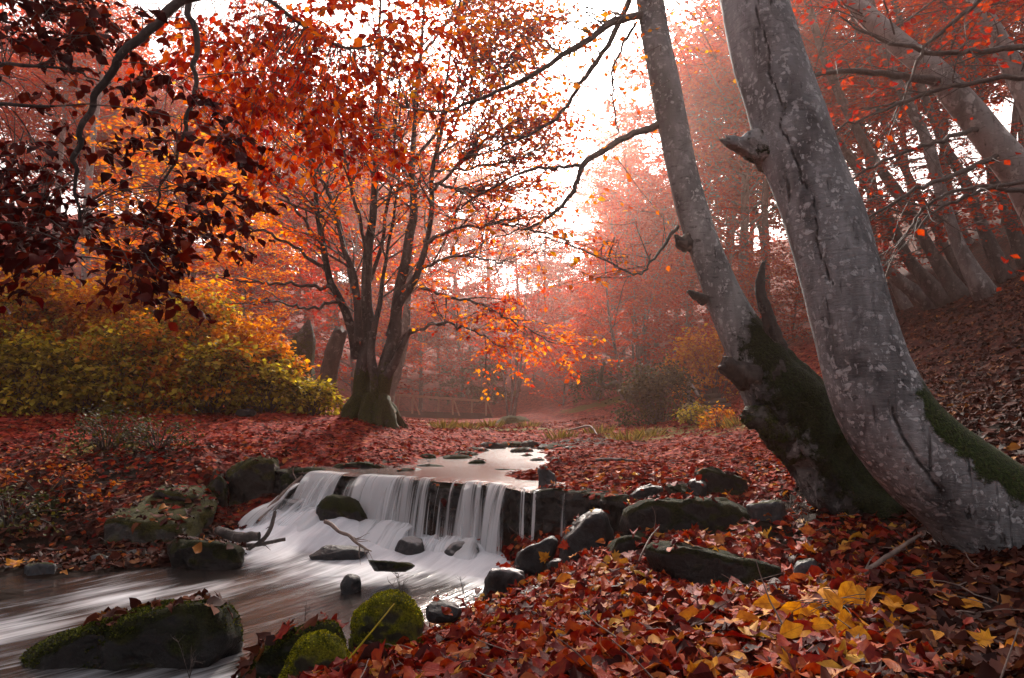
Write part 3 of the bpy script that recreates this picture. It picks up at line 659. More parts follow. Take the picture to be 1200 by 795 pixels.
def hull_rock(pts, mat, label, seed, sharp=14, rough=.075, name='boulder', litter=True, fine=.006, tufts=None):
    """convex stone through measured corner points, edges worn round, surface broken up by noise"""
    global _rn
    pts = np.array(pts, float); c = pts.mean(0); bm = bmesh.new()
    for p in pts - c: bm.verts.new(p)
    bmesh.ops.convex_hull(bm, input=bm.verts[:]); bm.normal_update()
    N_, D_ = [], []
    for f in bm.faces:
        n = np.array(f.normal[:]); d = float(n @ np.array(f.verts[0].co[:]))
        if d < 0: n, d = -n, -d
        N_.append(n); D_.append(max(d, 1e-3))
    bm.free(); D = ICO5[0]
    q = np.clip(D @ (np.array(N_) / np.array(D_)[:, None]).T, 0, None)
    r_ = 1 / (q ** sharp).sum(1) ** (1 / sharp)
    V = D * r_[:, None] * 1.06; sz = np.ptp(pts, axis=0).min()
    V = V + D * (fbm(V * 2.6 / max(sz, .1) + seed * 3.3, 5, seed) * rough * sz + fbm(V * 24, 3, seed + 1) * fine + np.minimum(0, vnoise(V * 3.2 / max(sz, .1) + seed, seed + 9)) * rough * sz * .8)[:, None]
    mb = MB(); mb.add(V + c, ICO5[1]); o = mb.build(name, M[mat], None, c); tag(o, label, 'rock')
    if litter: ROCKV.append(V + c); ROCKF.append(ICO5[1] + _rn); _rn += len(V)
    if tufts:
        rng = np.random.default_rng(seed + 99); F = ICO5[1]; nf = unit(np.cross(V[F[:, 1]] - V[F[:, 0]], V[F[:, 2]] - V[F[:, 0]])); nf = np.where((nf * V[F[:, 0]]).sum(1)[:, None] < 0, -nf, nf)
        cand = np.where(nf[:, 2] + fbm(V[F[:, 0]] * 5, 3, seed) * .35 > tufts[2])[0]; k = rng.choice(cand, tufts[0]); bw = rng.dirichlet((1, 1, 1), tufts[0])
        q = (V[F[k]] * bw[..., None]).sum(1); LS = Leaves(); LS.add(q + c, nf[k] + rng.normal(0, .55, (tufts[0], 3)), rng.normal(0, 1, (tufts[0], 3)), tufts[1] * rng.uniform(.5, 1.3, tufts[0]))
        t_ = LS.build('moss', M[tufts[3]], o, c, (LEAF4,)); t_.location = (0, 0, 0)
    return o
def outline(px, Y, dep, taper=.82, foot=.12):
    """front and back corner points of a stone seen with this outline; it reaches a little below the ground"""
    px = np.array(px, float); m = px.mean(0); R = []
    for a, b_ in px:
        R.append(P(a, b_, Y)); R.append(P(m[0] + (a - m[0]) * taper, m[1] + (b_ - m[1]) * taper, Y - dep * .5)); R.append(P(m[0] + (a - m[0]) * taper, m[1] + (b_ - m[1]) * .7, Y + dep * .5))
    R = np.array(R); lo = R[R[:, 2] < np.median(R[:, 2])].copy(); lo[:, 2] -= foot
    return np.vstack([R, lo])
hull_rock(outline([(4, 786), (28, 762), (80, 739), (145, 724), (195, 704), (245, 699), (275, 712), (290, 736), (276, 760), (200, 776)], 4.2, .62), 'rk_mossdark', 'long low dark mossy boulder lying in the stream in the bottom left corner', 3, 16, .07, tufts=(14000, .014, .3, 'mossdark'))
hull_rock(outline([(322, 800), (333, 765), (352, 741), (382, 733), (410, 752), (425, 800)], 2.95, .36), 'rk_mossbright', 'bright moss-topped dome of rock nearest the camera, beside the stream', 5, 9, .07, litter=False, tufts=(7000, .010, .42, 'mossleaf'))
hull_rock(outline([(275, 792), (318, 752), (360, 728), (398, 719), (412, 740), (380, 795)], 3.3, .4), 'rk_mossdark', 'dark mossy sloping rock wedged behind the two bright mossy domes', 7, 10, .06, tufts=(6000, .013, .3, 'mossdark'))
hull_rock(outline([(404, 742), (410, 712), (428, 695), (456, 689), (484, 699), (503, 730), (497, 752), (418, 754)], 3.5, .4), 'rk_mossbright', 'round bright green mossy dome with thin twigs beside it', 9, 9, .06, litter=False, tufts=(7500, .010, .28, 'mossleaf'))
hull_rock(outline([(430, 656), (445, 662), (480, 659), (488, 664), (478, 670), (440, 670)], 5.6, .22, foot=.0), 'rk_mossdark', 'flat dark slab with a mossy end breaking the foamy water', 11, 16, litter=False)
rock(412, 680, 24, 13, 5.4, 'rk_dark', 'small black wet stone with a leaf on it in mid stream', 12, .09, sink=1.6, litter=False)
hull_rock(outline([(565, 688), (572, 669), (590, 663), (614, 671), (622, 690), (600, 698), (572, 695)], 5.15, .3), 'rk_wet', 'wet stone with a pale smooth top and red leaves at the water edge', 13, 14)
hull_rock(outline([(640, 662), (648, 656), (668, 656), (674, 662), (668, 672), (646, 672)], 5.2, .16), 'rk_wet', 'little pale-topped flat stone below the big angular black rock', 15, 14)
hull_rock(outline([(653, 662), (655, 632), (672, 612), (699, 592), (713, 599), (719, 630), (716, 662)], 5.3, .5, .7), 'rk_dark', 'big angular black rock with a peaked top right of the waterfall', 118, 22, .07)
hull_rock(outline([(603, 650), (618, 640), (645, 628), (655, 634), (640, 654), (612, 657)], 5.45, .26), 'rk_dark', 'low black rock leaning against the big angular rock, with leaves on it', 19, 16, .08)
hull_rock(outline([(660, 742), (668, 722), (684, 711), (702, 713), (715, 732), (712, 748)], 3.35, .2), 'rk_grey', 'plain grey stone half buried in leaves in the foreground', 21, 9)
hull_rock(outline([(717, 606), (724, 592), (758, 584), (812, 580), (862, 586), (892, 600), (906, 618), (882, 628), (800, 622), (726, 614)], 4.95, .55), 'rk_mossdark', 'long rounded mossy boulder lying across the right bank', 23, 12, .07)
hull_rock(outline([(812, 552), (820, 546), (846, 549), (876, 562), (880, 575), (850, 582), (822, 570)], 6.0, .5), 'rk_mossdark', 'dark slanted boulder above the long mossy one on the right bank', 25, 14)
rock(817, 571, 26, 20, 5.75, 'rk_dark', 'small dark round stone left of the slanted boulder', 26, .14, 2.4, 5)
rock(791, 572, 26, 16, 5.75, 'rk_mossdark', 'mossy round stone in the middle of the row above the long boulder', 28, .14, 2.4, 5)
hull_rock(outline([(738, 580), (745, 572), (765, 568), (777, 572), (775, 582)], 5.65, .3), 'rk_dark', 'low dark stone at the right end of the ledge top', 27, 14)
hull_rock(outline([(874, 592), (896, 585), (918, 588), (922, 602), (905, 610), (884, 606)], 4.9, .4), 'rk_grey', 'grey-green smooth stone at the right end of the long mossy boulder', 29, 12)
hull_rock(outline([(755, 640), (768, 632), (812, 638), (852, 650), (890, 664), (927, 667), (928, 684), (895, 693), (838, 688), (770, 678)], 4.25, .6), 'rk_mossdark', 'long dark rock step half covered with leaves, right of the angular rock', 31, 16, .08)
hull_rock(outline([(712, 640), (728, 626), (755, 626), (772, 640), (770, 672), (720, 674)], 4.7, .5), 'rk_mossdark', 'dark mossy block between the angular rock and the long rock step', 32, 16, .08)
hull_rock(outline([(927, 664), (934, 654), (955, 652), (965, 668), (962, 698), (930, 698)], 4.0, .28), 'rk_grey', 'upright grey stone under the right beech', 33, 14)
hull_rock(outline([(190, 644), (203, 629), (240, 631), (286, 641), (291, 654), (255, 664), (205, 662)], 6.3, .5), 'rk_mossdark', 'dark rock with red leaves on its back at the far edge of the stream', 35, 16)
hull_rock([P(119, 644, 6.7), P(200, 646, 6.65), P(126, 607, 6.8), P(160, 613, 6.75), P(202, 618, 6.7), P(252, 592, 7.4), P(236, 630, 7.0), P(180, 579, 7.9), P(220, 561, 8.2), P(253, 574, 8.1), P(150, 640, 7.4), P(240, 625, 8.0)], 'rk_mossolive', 'broad tilted olive mossy slab on the left bank', 37, 24, .06)
hull_rock([P(178, 584, 7.5), P(184, 574, 7.5), P(222, 590, 7.35), P(226, 582, 7.35), P(240, 561, 8.3), P(205, 558, 8.4), P(250, 572, 8.2), P(196, 568, 8.0)], 'rk_mossolive', 'smaller olive mossy slab lying on top of the broad tilted one', 39, 20, .06)
hull_rock(outline([(262, 596), (258, 560), (268, 545), (300, 534), (326, 536), (330, 560), (322, 592)], 8.5, .8), 'rk_mossolive', 'mossy block with a dark face, leftmost of those beside the waterfall', 41, 18, .08)
hull_rock(outline([(328, 582), (326, 556), (345, 548), (382, 550), (392, 562), (375, 578)], 8.25, .6), 'rk_mossdark', 'dark overhanging stone between the mossy block and the waterfall', 43, 18, .08)
hull_rock(outline([(236, 600), (240, 570), (256, 555), (266, 565), (268, 600)], 8.1, .4), 'rk_mossdark', 'narrow dark rock leaning left of the mossy block', 44, 16, .08)
hull_rock(outline([(385, 550), (395, 543), (430, 541), (455, 547), (450, 554), (400, 556)], 8.5, .4), 'rk_mossdark', 'thin dark ledge stone at the pool edge above the waterfall', 45, 16)
hull_rock(outline([(30, 688), (30, 664), (44, 658), (66, 661), (68, 688)], 6.0, .26), 'rk_grey', 'square grey stone at the left edge of the stream', 47, 20)
rock(118, 657, 24, 16, 6.3, 'rk_grey', 'small grey stone among brown leaves on the left bank', 48, .1)
rock(165, 652, 34, 16, 6.5, 'rk_dark', 'small black stone left of the leaf-backed rock', 49, .12)
rock(481, 639, 38, 18, 6.6, 'rk_wet', 'left of two wet dark stones showing through the foam', 51, .15, sink=1, litter=False)
rock(541, 645, 44, 18, 6.5, 'rk_wet', 'right of two wet dark stones showing through the foam', 53, .15, sink=1, litter=False)
rock(338, 600, 44, 30, 7.7, 'rk_wet', 'wet mossy stone splashed by the small left cascade', 55, .2, litter=False)
rock(402, 597, 60, 36, 7.3, 'rk_mossdark', 'rounded mossy stone between the strands at the left part of the fall', 57, .2, litter=False)
hull_rock(outline([(632, 568), (630, 550), (640, 545), (650, 556), (652, 568)], 6.7, .16), 'rk_grey', 'small upright grey slab standing on the ledge', 59, 20)
rock(712, 553, 30, 8, 8.0, 'rk_dark', 'thin dark stone beside the puddle above the ledge', 61, .12)
rock(290, 483, 26, 7, 12.3, 'rk_dark', 'small black flat stone on the red leaf carpet', 63, .15)
hull_rock(outline([(506, 508), (510, 499), (530, 497), (541, 503), (538, 511)], 18.2, .8), 'rk_grey', 'flat grey-brown rock on the grassy patch near the footbridge', 65, 16)
rock(595, 793, 40, 20, 2.5, 'rk_grey', 'grey stone peeping from the leaves at the bottom edge', 67, .07)
rock(520, 712, 40, 18, 4.2, 'rk_dark', 'dark flat stone right behind the round mossy dome', 69, .12)
rock(640, 692, 60, 18, 4.75, 'rk_dark', 'low dark stone under leaves by the pale-topped wet stone', 71, .16)
rock(600, 496, 44, 16, 26, 'rk_mossolive', 'leafy dark hummock right of the footbridge', 73, .8, 2.4, 4)
rock(398, 645, 66, 8, 6.4, 'rk_dark', 'thin dark slab lying in the water under the bare twig', 75, .12, 3, 6, .1, .1, sink=1, litter=False)
rg = np.random.default_rng(77)
spots = [(575, 523, 11.8), (600, 521, 12.2), (622, 522, 11.9), (640, 524, 11.6), (655, 523, 11.7), (672, 526, 11.3), (665, 521, 12.4), (690, 524, 12), (540, 532, 10.4), (556, 528, 11), (500, 536, 9.8), (470, 540, 9.2), (705, 533, 10.4), (735, 527, 11.6), (755, 532, 10.5), (725, 541, 9.2), (690, 546, 8.7), (745, 548, 8.4), (775, 541, 9), (800, 552, 7.6), (660, 541, 9.2), (612, 528, 11), (525, 527, 11.6), (790, 528, 11), (505, 548, 8.6), (560, 543, 9), (592, 551, 8.2), (478, 552, 8.1), (535, 537, 9.8), (630, 540, 9.4), (615, 534, 10.2), (450, 545, 8.8)]
for k, (px, py, Y) in enumerate(spots):
    rock(px, py, rg.uniform(18, 50), rg.uniform(5, 11), Y, ['rk_dull', 'rk_mossdark', 'rk_dull'][k % 3], 'small dark stone in the shallow stream bed above the waterfall', 200 + k, rg.uniform(.08, .2), 2.6, 6, .12, rg.uniform(-1, 1), group='small stones in the upper stream bed', name='stone', cat='stone', sink=1.0, ico=ICO3)

# the ledge the water falls from
lb = MB(); n = 260
t = np.linspace(lip_t(-3.1), lip_t(1.3), n); lp = lip_at(t)
prof = np.array([(.55, .60), (.3, .618), (.12, .625), (.03, .622), (.0, .60), (-.015, .55), (.0, .5), (-.02, .46), (-.01, .4), (.02, .34), (.0, .28), (.03, .22), (.02, .14), (.05, .06), (.04, -.06), (.05, -.3)])
prof = crom(prof, 46)
O = prof[None, :, 0] + 0 * t[:, None]; Z = prof[None, :, 1] + 0 * t[:, None]
q = np.stack([t[:, None] * 3.5 + 0 * Z, Z * 5, 0 * Z], -1)
face = np.clip((.2 - prof[:, 0]) / .2, 0, 1)[None]
blk = vnoise(np.stack([np.floor(t * 4.2)[:, None] + 0 * Z, np.floor(Z * 5), 0 * Z], -1), 3)
O = O + face * (fbm(q, 5, 33) * .045 + blk * .03 + .03 * np.abs(np.sin(t * 14 + 2 * np.sin(t * 5)))[:, None])
Z = Z + .012 * fbm(np.stack([t[:, None] * 4 + 0 * O, O * 4, 0 * O + 5], -1), 4, 35) + np.interp(lp[:, 0], [-3.2, -2.2, .1, .3, 1.3], [.0, 0, 0, .045, .05])[:, None] * np.clip(prof[:, 1] / .5, 0, 1)[None]
ii = (np.arange(n - 1)[:, None] * 46 + np.arange(45)[None]).ravel()
LV = np.stack([lp[:, :1] + LIPN[0] * O, lp[:, 1:] + LIPN[1] * O, Z], -1).reshape(-1, 3); LF = np.stack([ii, ii + 1, ii + 47, ii + 46], -1)
lb.add(LV, LF)
tag(lb.build('rock_ledge', M['ledge'], None, (-.5, 7, 0)), 'dark mossy rock ledge the waterfall spills over, running on to the right', 'rock')
ROCKV.append(LV); ROCKF.append(np.vstack([LF[:, :3], LF[:, [0, 2, 3]]]) + _rn); _rn += len(LV)

# ------------------------------------------------------------------ foreground trees
def pxcurve(rows, n):
    """rows of (px, py, Y, width_px) -> centre points and radii"""
    q = np.array([[*P(a, b, Y), w / 2 * Y / 800] for a, b, Y, w in rows]); c = crom(q, n); return c[:, :3], np.clip(c[:, 3], .004, None)
rngR = np.random.default_rng(5)
base = P(1185, 625, 3.75)
rb = thing('beech_tree', base, 'big pale lichen-spotted beech trunk curving up from the lower right, nearest the camera', 'tree')
tp, tr = pxcurve([(1265, 770, 3.7, 175), (1215, 670, 3.7, 160), (1160, 600, 3.72, 142), (1102, 553, 3.72, 126), (1055, 505, 3.72, 114), (1024, 450, 3.75, 104), (1003, 390, 3.78, 97), (985, 320, 3.82, 95), (965, 250, 3.88, 95), (938, 180, 3.95, 96), (914, 110, 4.0, 92), (893, 40, 4.05, 88), (875, -40, 4.15, 84), (850, -160, 4.3, 80), (815, -330, 4.6, 74)], 190)
mb = MB(); yy = np.array([to_px(p)[1] for p in tp])
tr = tr * .93; tube(mb, tp, tr, 96, .05, 3, None, 3.2, .05)
V = mb.V[0].reshape(190, 96, 3)
nrm = V - tp[:, None]; nrm = unit(nrm)
moss = np.clip((yy[:, None] - 420) / 90, 0, 1) * np.clip(.28 + nrm[..., 2] * 1.2 + nrm[..., 0] * 1.0, 0, 1)
def knob(mb, cpos, r, hgt):
    for k in range(len(mb.V)):
        d = np.linalg.norm(mb.V[k] - cpos, axis=1); c = np.exp(-(d / r) ** 2); mb.V[k] = mb.V[k] + unit(mb.V[k] - cpos_axis(cpos)) * (c * hgt)[:, None]
def cpos_axis(c): return tp[np.argmin(np.linalg.norm(tp - c, axis=1))]
for (px, py, Y, r, hh) in ((880, 175, 3.95, .14, .03), (1005, 470, 3.55, .08, .025), (905, 270, 3.8, .08, .02), (950, 330, 3.6, .07, -.015), (930, 130, 3.8, .05, -.015)): knob(mb, P(px, py, Y), r, hh)
mossk = .75 * np.exp(-(np.linalg.norm(mb.V[0] - P(862, 150, 3.95), axis=1) / .12) ** 2)
toc = unit(np.array([0, 0, ZC]) - tp); axd = unit(np.gradient(tp, axis=0)); sdv = unit(np.cross(toc, axd)); toc = np.cross(axd, sdv)
vv = mb.V[0].reshape(190, 96, 3) - tp[:, None]; an = np.arctan2((vv * sdv[:, None]).sum(-1), (vv * toc[:, None]).sum(-1))
off = np.interp(yy, [-400, 0, 90, 130, 180, 250, 330, 345], [-.1, -.18, .0, .12, .1, .16, .3, .3]) + .14 * fbm(np.stack([yy / 20., 0 * yy, 0 * yy], -1), 4, 3)
wid = np.interp(yy, [-400, 0, 60, 300, 335, 350], [.003, .004, .0055, .0045, .003, .0001]); wid2 = wid * (1 + .7 * fbm(np.stack([yy / 12., 0 * yy, 0 * yy + 7], -1), 3, 3))
ckd = np.exp(-(((an - off[:, None]) * tr[:, None]) / (np.clip(wid2, .001, 1)[:, None] + .004)) ** 2) * (wid[:, None] > .002)
off2 = -.15 + .45 * np.clip((yy - 470) / 80, 0, 1); ckd2 = np.exp(-(((an - off2[:, None]) * tr[:, None]) / .011) ** 2) * ((yy > 476) & (yy < 548))[:, None]
ckd = np.maximum(ckd, ckd2)
mb.V[0] = (tp[:, None] + vv - unit(vv) * (ckd * .02)[..., None]).reshape(-1, 3)
mb.A = [np.clip(moss.ravel() + mossk, 0, 1)]
o = mb.build('trunk', M['beech'], rb, base, attr='moss'); _at = o.data.attributes.new('crack', 'FLOAT', 'POINT'); _at.data.foreach_set('value', ckd.ravel().astype(np.float32))
b = MB(); p2, r2 = pxcurve([(905, 175, 3.99, 60), (886, 173, 3.94, 40), (870, 171, 3.9, 24), (860, 168, 3.88, 17), (853, 166, 3.86, 13), (850, 165, 3.85, 11)], 20); tube(b, p2, r2, 24, .22, 7, np.linspace(.5, .35, 20), 20, .2, cap=True); b.build('branch_stub', M['beech2'], rb, base, attr='moss')

base = P(990, 590, 4.75)
sb = thing('beech_tree', base, 'slimmer leaning beech with a massive mossy gnarled root, left of the big trunk', 'tree')
sp_, sr = pxcurve([(1085, 650, 4.7, 110), (1032, 604, 4.75, 92), (990, 560, 4.85, 82), (950, 510, 4.95, 80), (915, 462, 5.0, 82), (888, 420, 5.0, 66), (866, 385, 5.02, 52), (847, 345, 5.05, 44), (829, 300, 5.08, 39), (812, 250, 5.12, 38), (799, 200, 5.18, 37), (789, 150, 5.22, 36), (779, 95, 5.28, 35), (769, 45, 5.35, 34), (762, 0, 5.42, 33), (750, -90, 5.6, 31), (735, -220, 5.8, 28)], 170)
mb = MB(); tube(mb, sp_, sr, 48, .07, 13, None, 3.4, .09)
yy2 = np.array([to_px(p)[1] for p in sp_]); V = mb.V[0].reshape(170, 48, 3); nrm = unit(V - sp_[:, None])
# root swells into lumps
lm = np.clip((yy2 - 400) / 70, 0, 1)[:, None] * (.05 - np.abs(fbm(V * [5, 5, 3.2], 4, 17)) * .11)
V = V + nrm * lm[..., None]; mb.V[0] = V.reshape(-1, 3)
mb.A = [np.clip(np.clip((yy2[:, None] - 350) / 60, 0, 1) * np.clip(.74 + nrm[..., 0] * .3 + nrm[..., 2] * .3, 0, 1), 0, 1).ravel()]
o = mb.build('trunk', M['beech2'], sb, base, attr='moss'); _at = o.data.attributes.new('crack', 'FLOAT', 'POINT')
_at.data.foreach_set('value', (np.clip((yy2[:, None] - 395) / 60, 0, 1) * np.clip(.62 + .3 * fbm(V * 5, 3, 8), 0, 1)).ravel().astype(np.float32))
for rows, mt, nm in (([(900, 440, 4.95, 60), (878, 440, 4.9, 36), (864, 436, 4.86, 24), (852, 428, 4.83, 20), (846, 426, 4.82, 15)], 'darkbark', 'root_stub'), ([(935, 508, 4.95, 80), (908, 496, 4.9, 46), (888, 490, 4.86, 30), (876, 489, 4.83, 20), (872, 488, 4.82, 14)], 'oldbark', 'root_stub'),
                     ([(910, 418, 4.92, 22), (904, 385, 4.84, 16), (893, 352, 4.82, 13), (890, 330, 4.84, 11), (895, 306, 4.86, 5)], 'darkbark', 'snag'), ([(808, 285, 5.1, 24), (800, 286, 5.0, 15), (795, 281, 4.97, 9), (792, 276, 4.95, 4)], 'darkbark', 'branch_stub'), ([(826, 352, 5.0, 12), (815, 346, 4.95, 9), (806, 341, 4.92, 3)], 'darkbark', 'branch_stub')):
    p2, r2 = pxcurve(rows, 26); b = MB(); tube(b, p2, r2, 24, .26, int(rows[0][0]), np.full(26, .5 if mt == 'oldbark' else .12), 24, .25, cap=True); b.build(nm, M[mt], sb, base, attr='moss')
b = MB(); LS = Leaves(); ALLS = sp_[120:]
BR = [[(770, 147, 5.22, 9), (727, 164, 5.0, 8), (684, 194, 4.8, 7), (674, 221, 4.75, 5.5), (652, 247, 4.7, 4.5), (626, 264, 4.7, 3), (595, 275, 4.7, 1.6)], [(684, 194, 4.8, 5), (650, 197, 4.8, 4), (616, 201, 4.8, 3.4), (551, 236, 4.9, 2.4), (530, 255, 5, 1.5)],
      [(760, 17, 5.4, 11), (722, 25, 5.2, 9), (662, 65, 5.0, 7), (601, 100, 5.0, 5.5), (551, 121, 5.0, 4), (520, 131, 5, 2.5), (480, 128, 5, 1.4)], [(748, -30, 5.5, 8), (720, 40, 5.4, 6.5), (682, 95, 5.3, 5.5), (655, 136, 5.2, 4), (600, 168, 5.2, 2.6), (560, 180, 5.2, 1.4)],
      [(745, 28, 5.4, 4), (722, 70, 5.2, 3), (718, 105, 5.2, 2.6), (724, 155, 5.2, 1.5)], [(795, 265, 5.1, 5), (768, 300, 5, 3.4), (745, 322, 4.9, 2.6), (700, 300, 4.9, 2), (640, 278, 5, 1.4)]]
rng = np.random.default_rng(51)
for rows in BR:
    p2, r2 = pxcurve(rows, 30); p2 = p2 + rng.normal(0, .006, p2.shape); tube(b, p2, r2, 7, .12, 5, None, 8)
    ALLS = np.vstack([ALLS, p2])
    for k in range(8):
        i = rng.integers(8, 29); d = unit(p2[min(i + 1, 29)] - p2[i - 1]); 
        spray(b, LS, p2[i], unit(d + rng.normal(0, .6, 3)), rng.uniform(.3, .8), .004, rng, .09, .055, .16, .16, (0, 0, -.03), .3, 0, .5, 3, .72)
for cx, cyp, Y, sx, sy, m_ in ((690, 275, 4.8, 60, 30, 22), (610, 250, 5.0, 50, 45, 16), (560, 110, 5.2, 60, 45, 22), (730, 60, 5.4, 50, 60, 8), (815, 40, 6.2, 45, 35, 30), (560, 60, 5.6, 70, 45, 24), (500, 150, 5.4, 50, 50, 18), (655, 22, 5.4, 60, 22, 46), (705, 60, 5.3, 30, 35, 22), (600, 30, 5.6, 50, 30, 24)):
    for k in range(m_):
        q = P(cx + rng.normal() * sx, cyp + rng.normal() * sy, Y + rng.normal() * .25); s0 = ALLS[np.argmin(np.linalg.norm(ALLS - q, axis=1))]
        tube(b, crom([s0, (s0 + q) / 2 + UP * .05 + rng.normal(0, .04, 3), q], 8), np.linspace(.004, .0022, 8), 4)
        spray(b, LS, q, unit(np.array([rng.normal() - .5, rng.normal() * .6, -.1])), rng.uniform(.25, .5), .003, rng, .075, .06, .15, .15, (0, 0, -.03), .3, 0, .5, 3, .3)
b.build('branch', M['twig'], sb, base); LS.build('crown', M['flame'], sb, base, (LEAF6,))

# centre: old many-stemmed beech
base = P(432, 492, 12.6); base[2] -= .1
ct = thing('beech_tree', base, 'old many-stemmed beech with mossy base and orange-red crown on the bank by the waterfall', 'tree')
mb = MB()
stems = [([(424, 500, 12.6, 52), (424, 470, 12.6, 40), (425, 440, 12.6, 36), (427, 410, 12.6, 32), (429, 381, 12.6, 27), (431, 341, 12.6, 23), (434, 280, 12.7, 19), (438, 216, 12.8, 15), (441, 150, 12.9, 12), (443, 70, 13, 8), (446, -30, 13, 4)], 1),
         ([(443, 502, 12.5, 56), (446, 470, 12.5, 40), (451, 437, 12.5, 36), (458, 400, 12.5, 31), (463, 373, 12.5, 26), (468, 341, 12.6, 23), (477, 297, 12.6, 20), (483, 248, 12.6, 17), (486, 192, 12.7, 13), (490, 120, 12.7, 10), (497, 30, 12.8, 7), (502, -50, 13, 3)], 1),
         ([(418, 420, 12.6, 24), (410, 375, 12.4, 20), (399, 350, 12.3, 17), (388, 327, 12.2, 15), (380, 293, 12.1, 13), (374, 256, 12, 11), (369, 215, 12, 9), (360, 150, 11.9, 7), (350, 80, 11.8, 5), (340, 10, 11.7, 3)], .6),
         ([(456, 395, 12.5, 22), (467, 361, 12.4, 19), (482, 337, 12.3, 17), (492, 313, 12.3, 15), (499, 285, 12.3, 13), (506, 225, 12.2, 11), (511, 190, 12.2, 9.5), (521, 120, 12.2, 7.5), (534, 40, 12.2, 5), (546, -40, 12.2, 3)], .4),
         ([(423, 400, 12.4, 20), (419, 350, 12.3, 16), (412, 313, 12.2, 13), (402, 290, 12.1, 11), (394, 262, 12.1, 7)], .2),
         ([(452, 440, 12.4, 22), (468, 415, 12.3, 16), (476, 402, 12.3, 13), (484, 386, 12.3, 8)], .5),
         ([(440, 470, 12.4, 26), (436, 430, 12.4, 22), (438, 400, 12.4, 16), (446, 360, 12.5, 11), (452, 310, 12.6, 8), (462, 240, 12.8, 6), (470, 150, 12.9, 4)], .8),
         ([(425, 380, 12.7, 14), (412, 330, 12.9, 11), (396, 260, 13, 9), (372, 190, 13.1, 7), (352, 130, 13.2, 4.5), (330, 60, 13.2, 2.5)], .1),
         ([(433, 330, 12.8, 10), (452, 260, 13.1, 8), (462, 180, 13.2, 6), (470, 90, 13.4, 4)], 0)]
SPTS = []
for k, (rows, ms) in enumerate(stems):
    p2, r2 = pxcurve(rows, 70); r2 = r2 * .53; y2 = np.array([to_px(p)[1] for p in p2])
    p2 = p2 + np.stack([fbm(np.stack([y2 * .02, 0 * y2 + k, 0 * y2], -1), 2, k) * .05, 0 * y2, 0 * y2], -1) * np.clip((480 - y2) / 60, 0, 1)[:, None]
    b = MB(); tube(b, p2, r2, 22 if r2[0] > .2 else 12, .1, k + 2, np.clip((y2 - 395) / 80, 0, 1) * 1.0 * ms, 3.0, .14)
    b.build('trunk' if k < 2 else 'stem', M['oldbark'], ct, base, attr='moss'); SPTS.append((p2, r2))
b = MB()
for rows in ([(424, 462, 12.55, 20), (412, 484, 12.4, 17), (402, 498, 12.2, 10), (392, 510, 12.1, 4)], [(446, 466, 12.4, 20), (454, 487, 12.25, 18), (462, 502, 12.1, 11), (472, 516, 12.0, 4)], [(434, 464, 12.4, 20), (431, 486, 12.2, 19), (428, 502, 12.0, 13), (426, 518, 11.8, 5)], [(440, 468, 12.4, 18), (443, 490, 12.15, 16), (447, 506, 11.95, 9), (450, 518, 11.8, 4)], [(418, 470, 12.7, 16), (406, 488, 12.75, 12), (390, 506, 12.8, 5)], [(450, 470, 12.7, 16), (464, 488, 12.8, 11), (478, 504, 12.9, 5)]):
    p2, r2 = pxcurve(rows, 14); tube(b, p2, r2, 16, .4, 5, np.full(14, .62), 9)
b.build('root', M['oldbark'], ct, base, attr='moss')
rng = np.random.default_rng(61); W = MB(); LSo, LSr = Leaves(), Leaves()
LB = [[(486, 192, 12.7, 6), (530, 120, 12.5, 5), (570, 60, 12.4, 3.5), (612, 0, 12.3, 2.5), (640, -60, 12.3, 1.5)], [(497, 60, 12.8, 5), (540, 10, 12.7, 3.5), (585, -40, 12.6, 2)], [(511, 200, 12.2, 5), (560, 196, 12.1, 4), (610, 185, 12, 2.6), (655, 160, 12, 1.6)], [(508, 215, 12.2, 5), (550, 225, 12, 4), (600, 220, 11.9, 2.5)], [(388, 337, 12.2, 7), (340, 333, 11.8, 5), (300, 331, 11.4, 3.5), (255, 326, 11, 2)], [(382, 318, 12.2, 7), (344, 289, 11.9, 5), (300, 270, 11.5, 4), (255, 262, 11.2, 2)], [(378, 290, 12.1, 6), (350, 250, 11.9, 4.5), (318, 215, 11.7, 3.5), (280, 190, 11.5, 2)], [(400, 352, 12.3, 6), (360, 360, 11.8, 4.5), (320, 352, 11.4, 3), (270, 356, 11, 1.8)],
      [(420, 350, 12.5, 6), (390, 240, 12.3, 5), (362, 190, 12.2, 4), (330, 140, 12, 2)], [(493, 337, 12.3, 7), (525, 348, 11.9, 5), (560, 357, 11.5, 4), (605, 378, 11.2, 3), (650, 402, 11, 1.8)], [(497, 285, 12.3, 7), (535, 268, 12, 5), (580, 263, 11.7, 4), (620, 268, 11.4, 3), (680, 285, 11.2, 1.8)], [(506, 225, 12.2, 6), (540, 190, 12, 5), (575, 160, 11.8, 3.5), (615, 140, 11.6, 2)],
      [(470, 341, 12.5, 6), (505, 310, 12.6, 5), (545, 300, 12.8, 4), (590, 310, 13, 2.5)], [(511, 190, 12.2, 5), (545, 130, 12, 4), (590, 80, 11.8, 3), (620, 40, 11.8, 2)], [(470, 395, 12.4, 6), (510, 380, 12, 4.5), (550, 385, 11.7, 3.2), (595, 410, 11.5, 2)], [(432, 300, 12.7, 6), (412, 220, 12.4, 5), (398, 150, 12.3, 3), (388, 80, 12.2, 2)]]
for rows in LB:
    p2, r2 = pxcurve(rows, 26); p2 = p2 + rng.normal(0, .02, p2.shape); r2 = r2 * .75; tube(W, p2, r2, 6); SPTS.append((p2, r2))
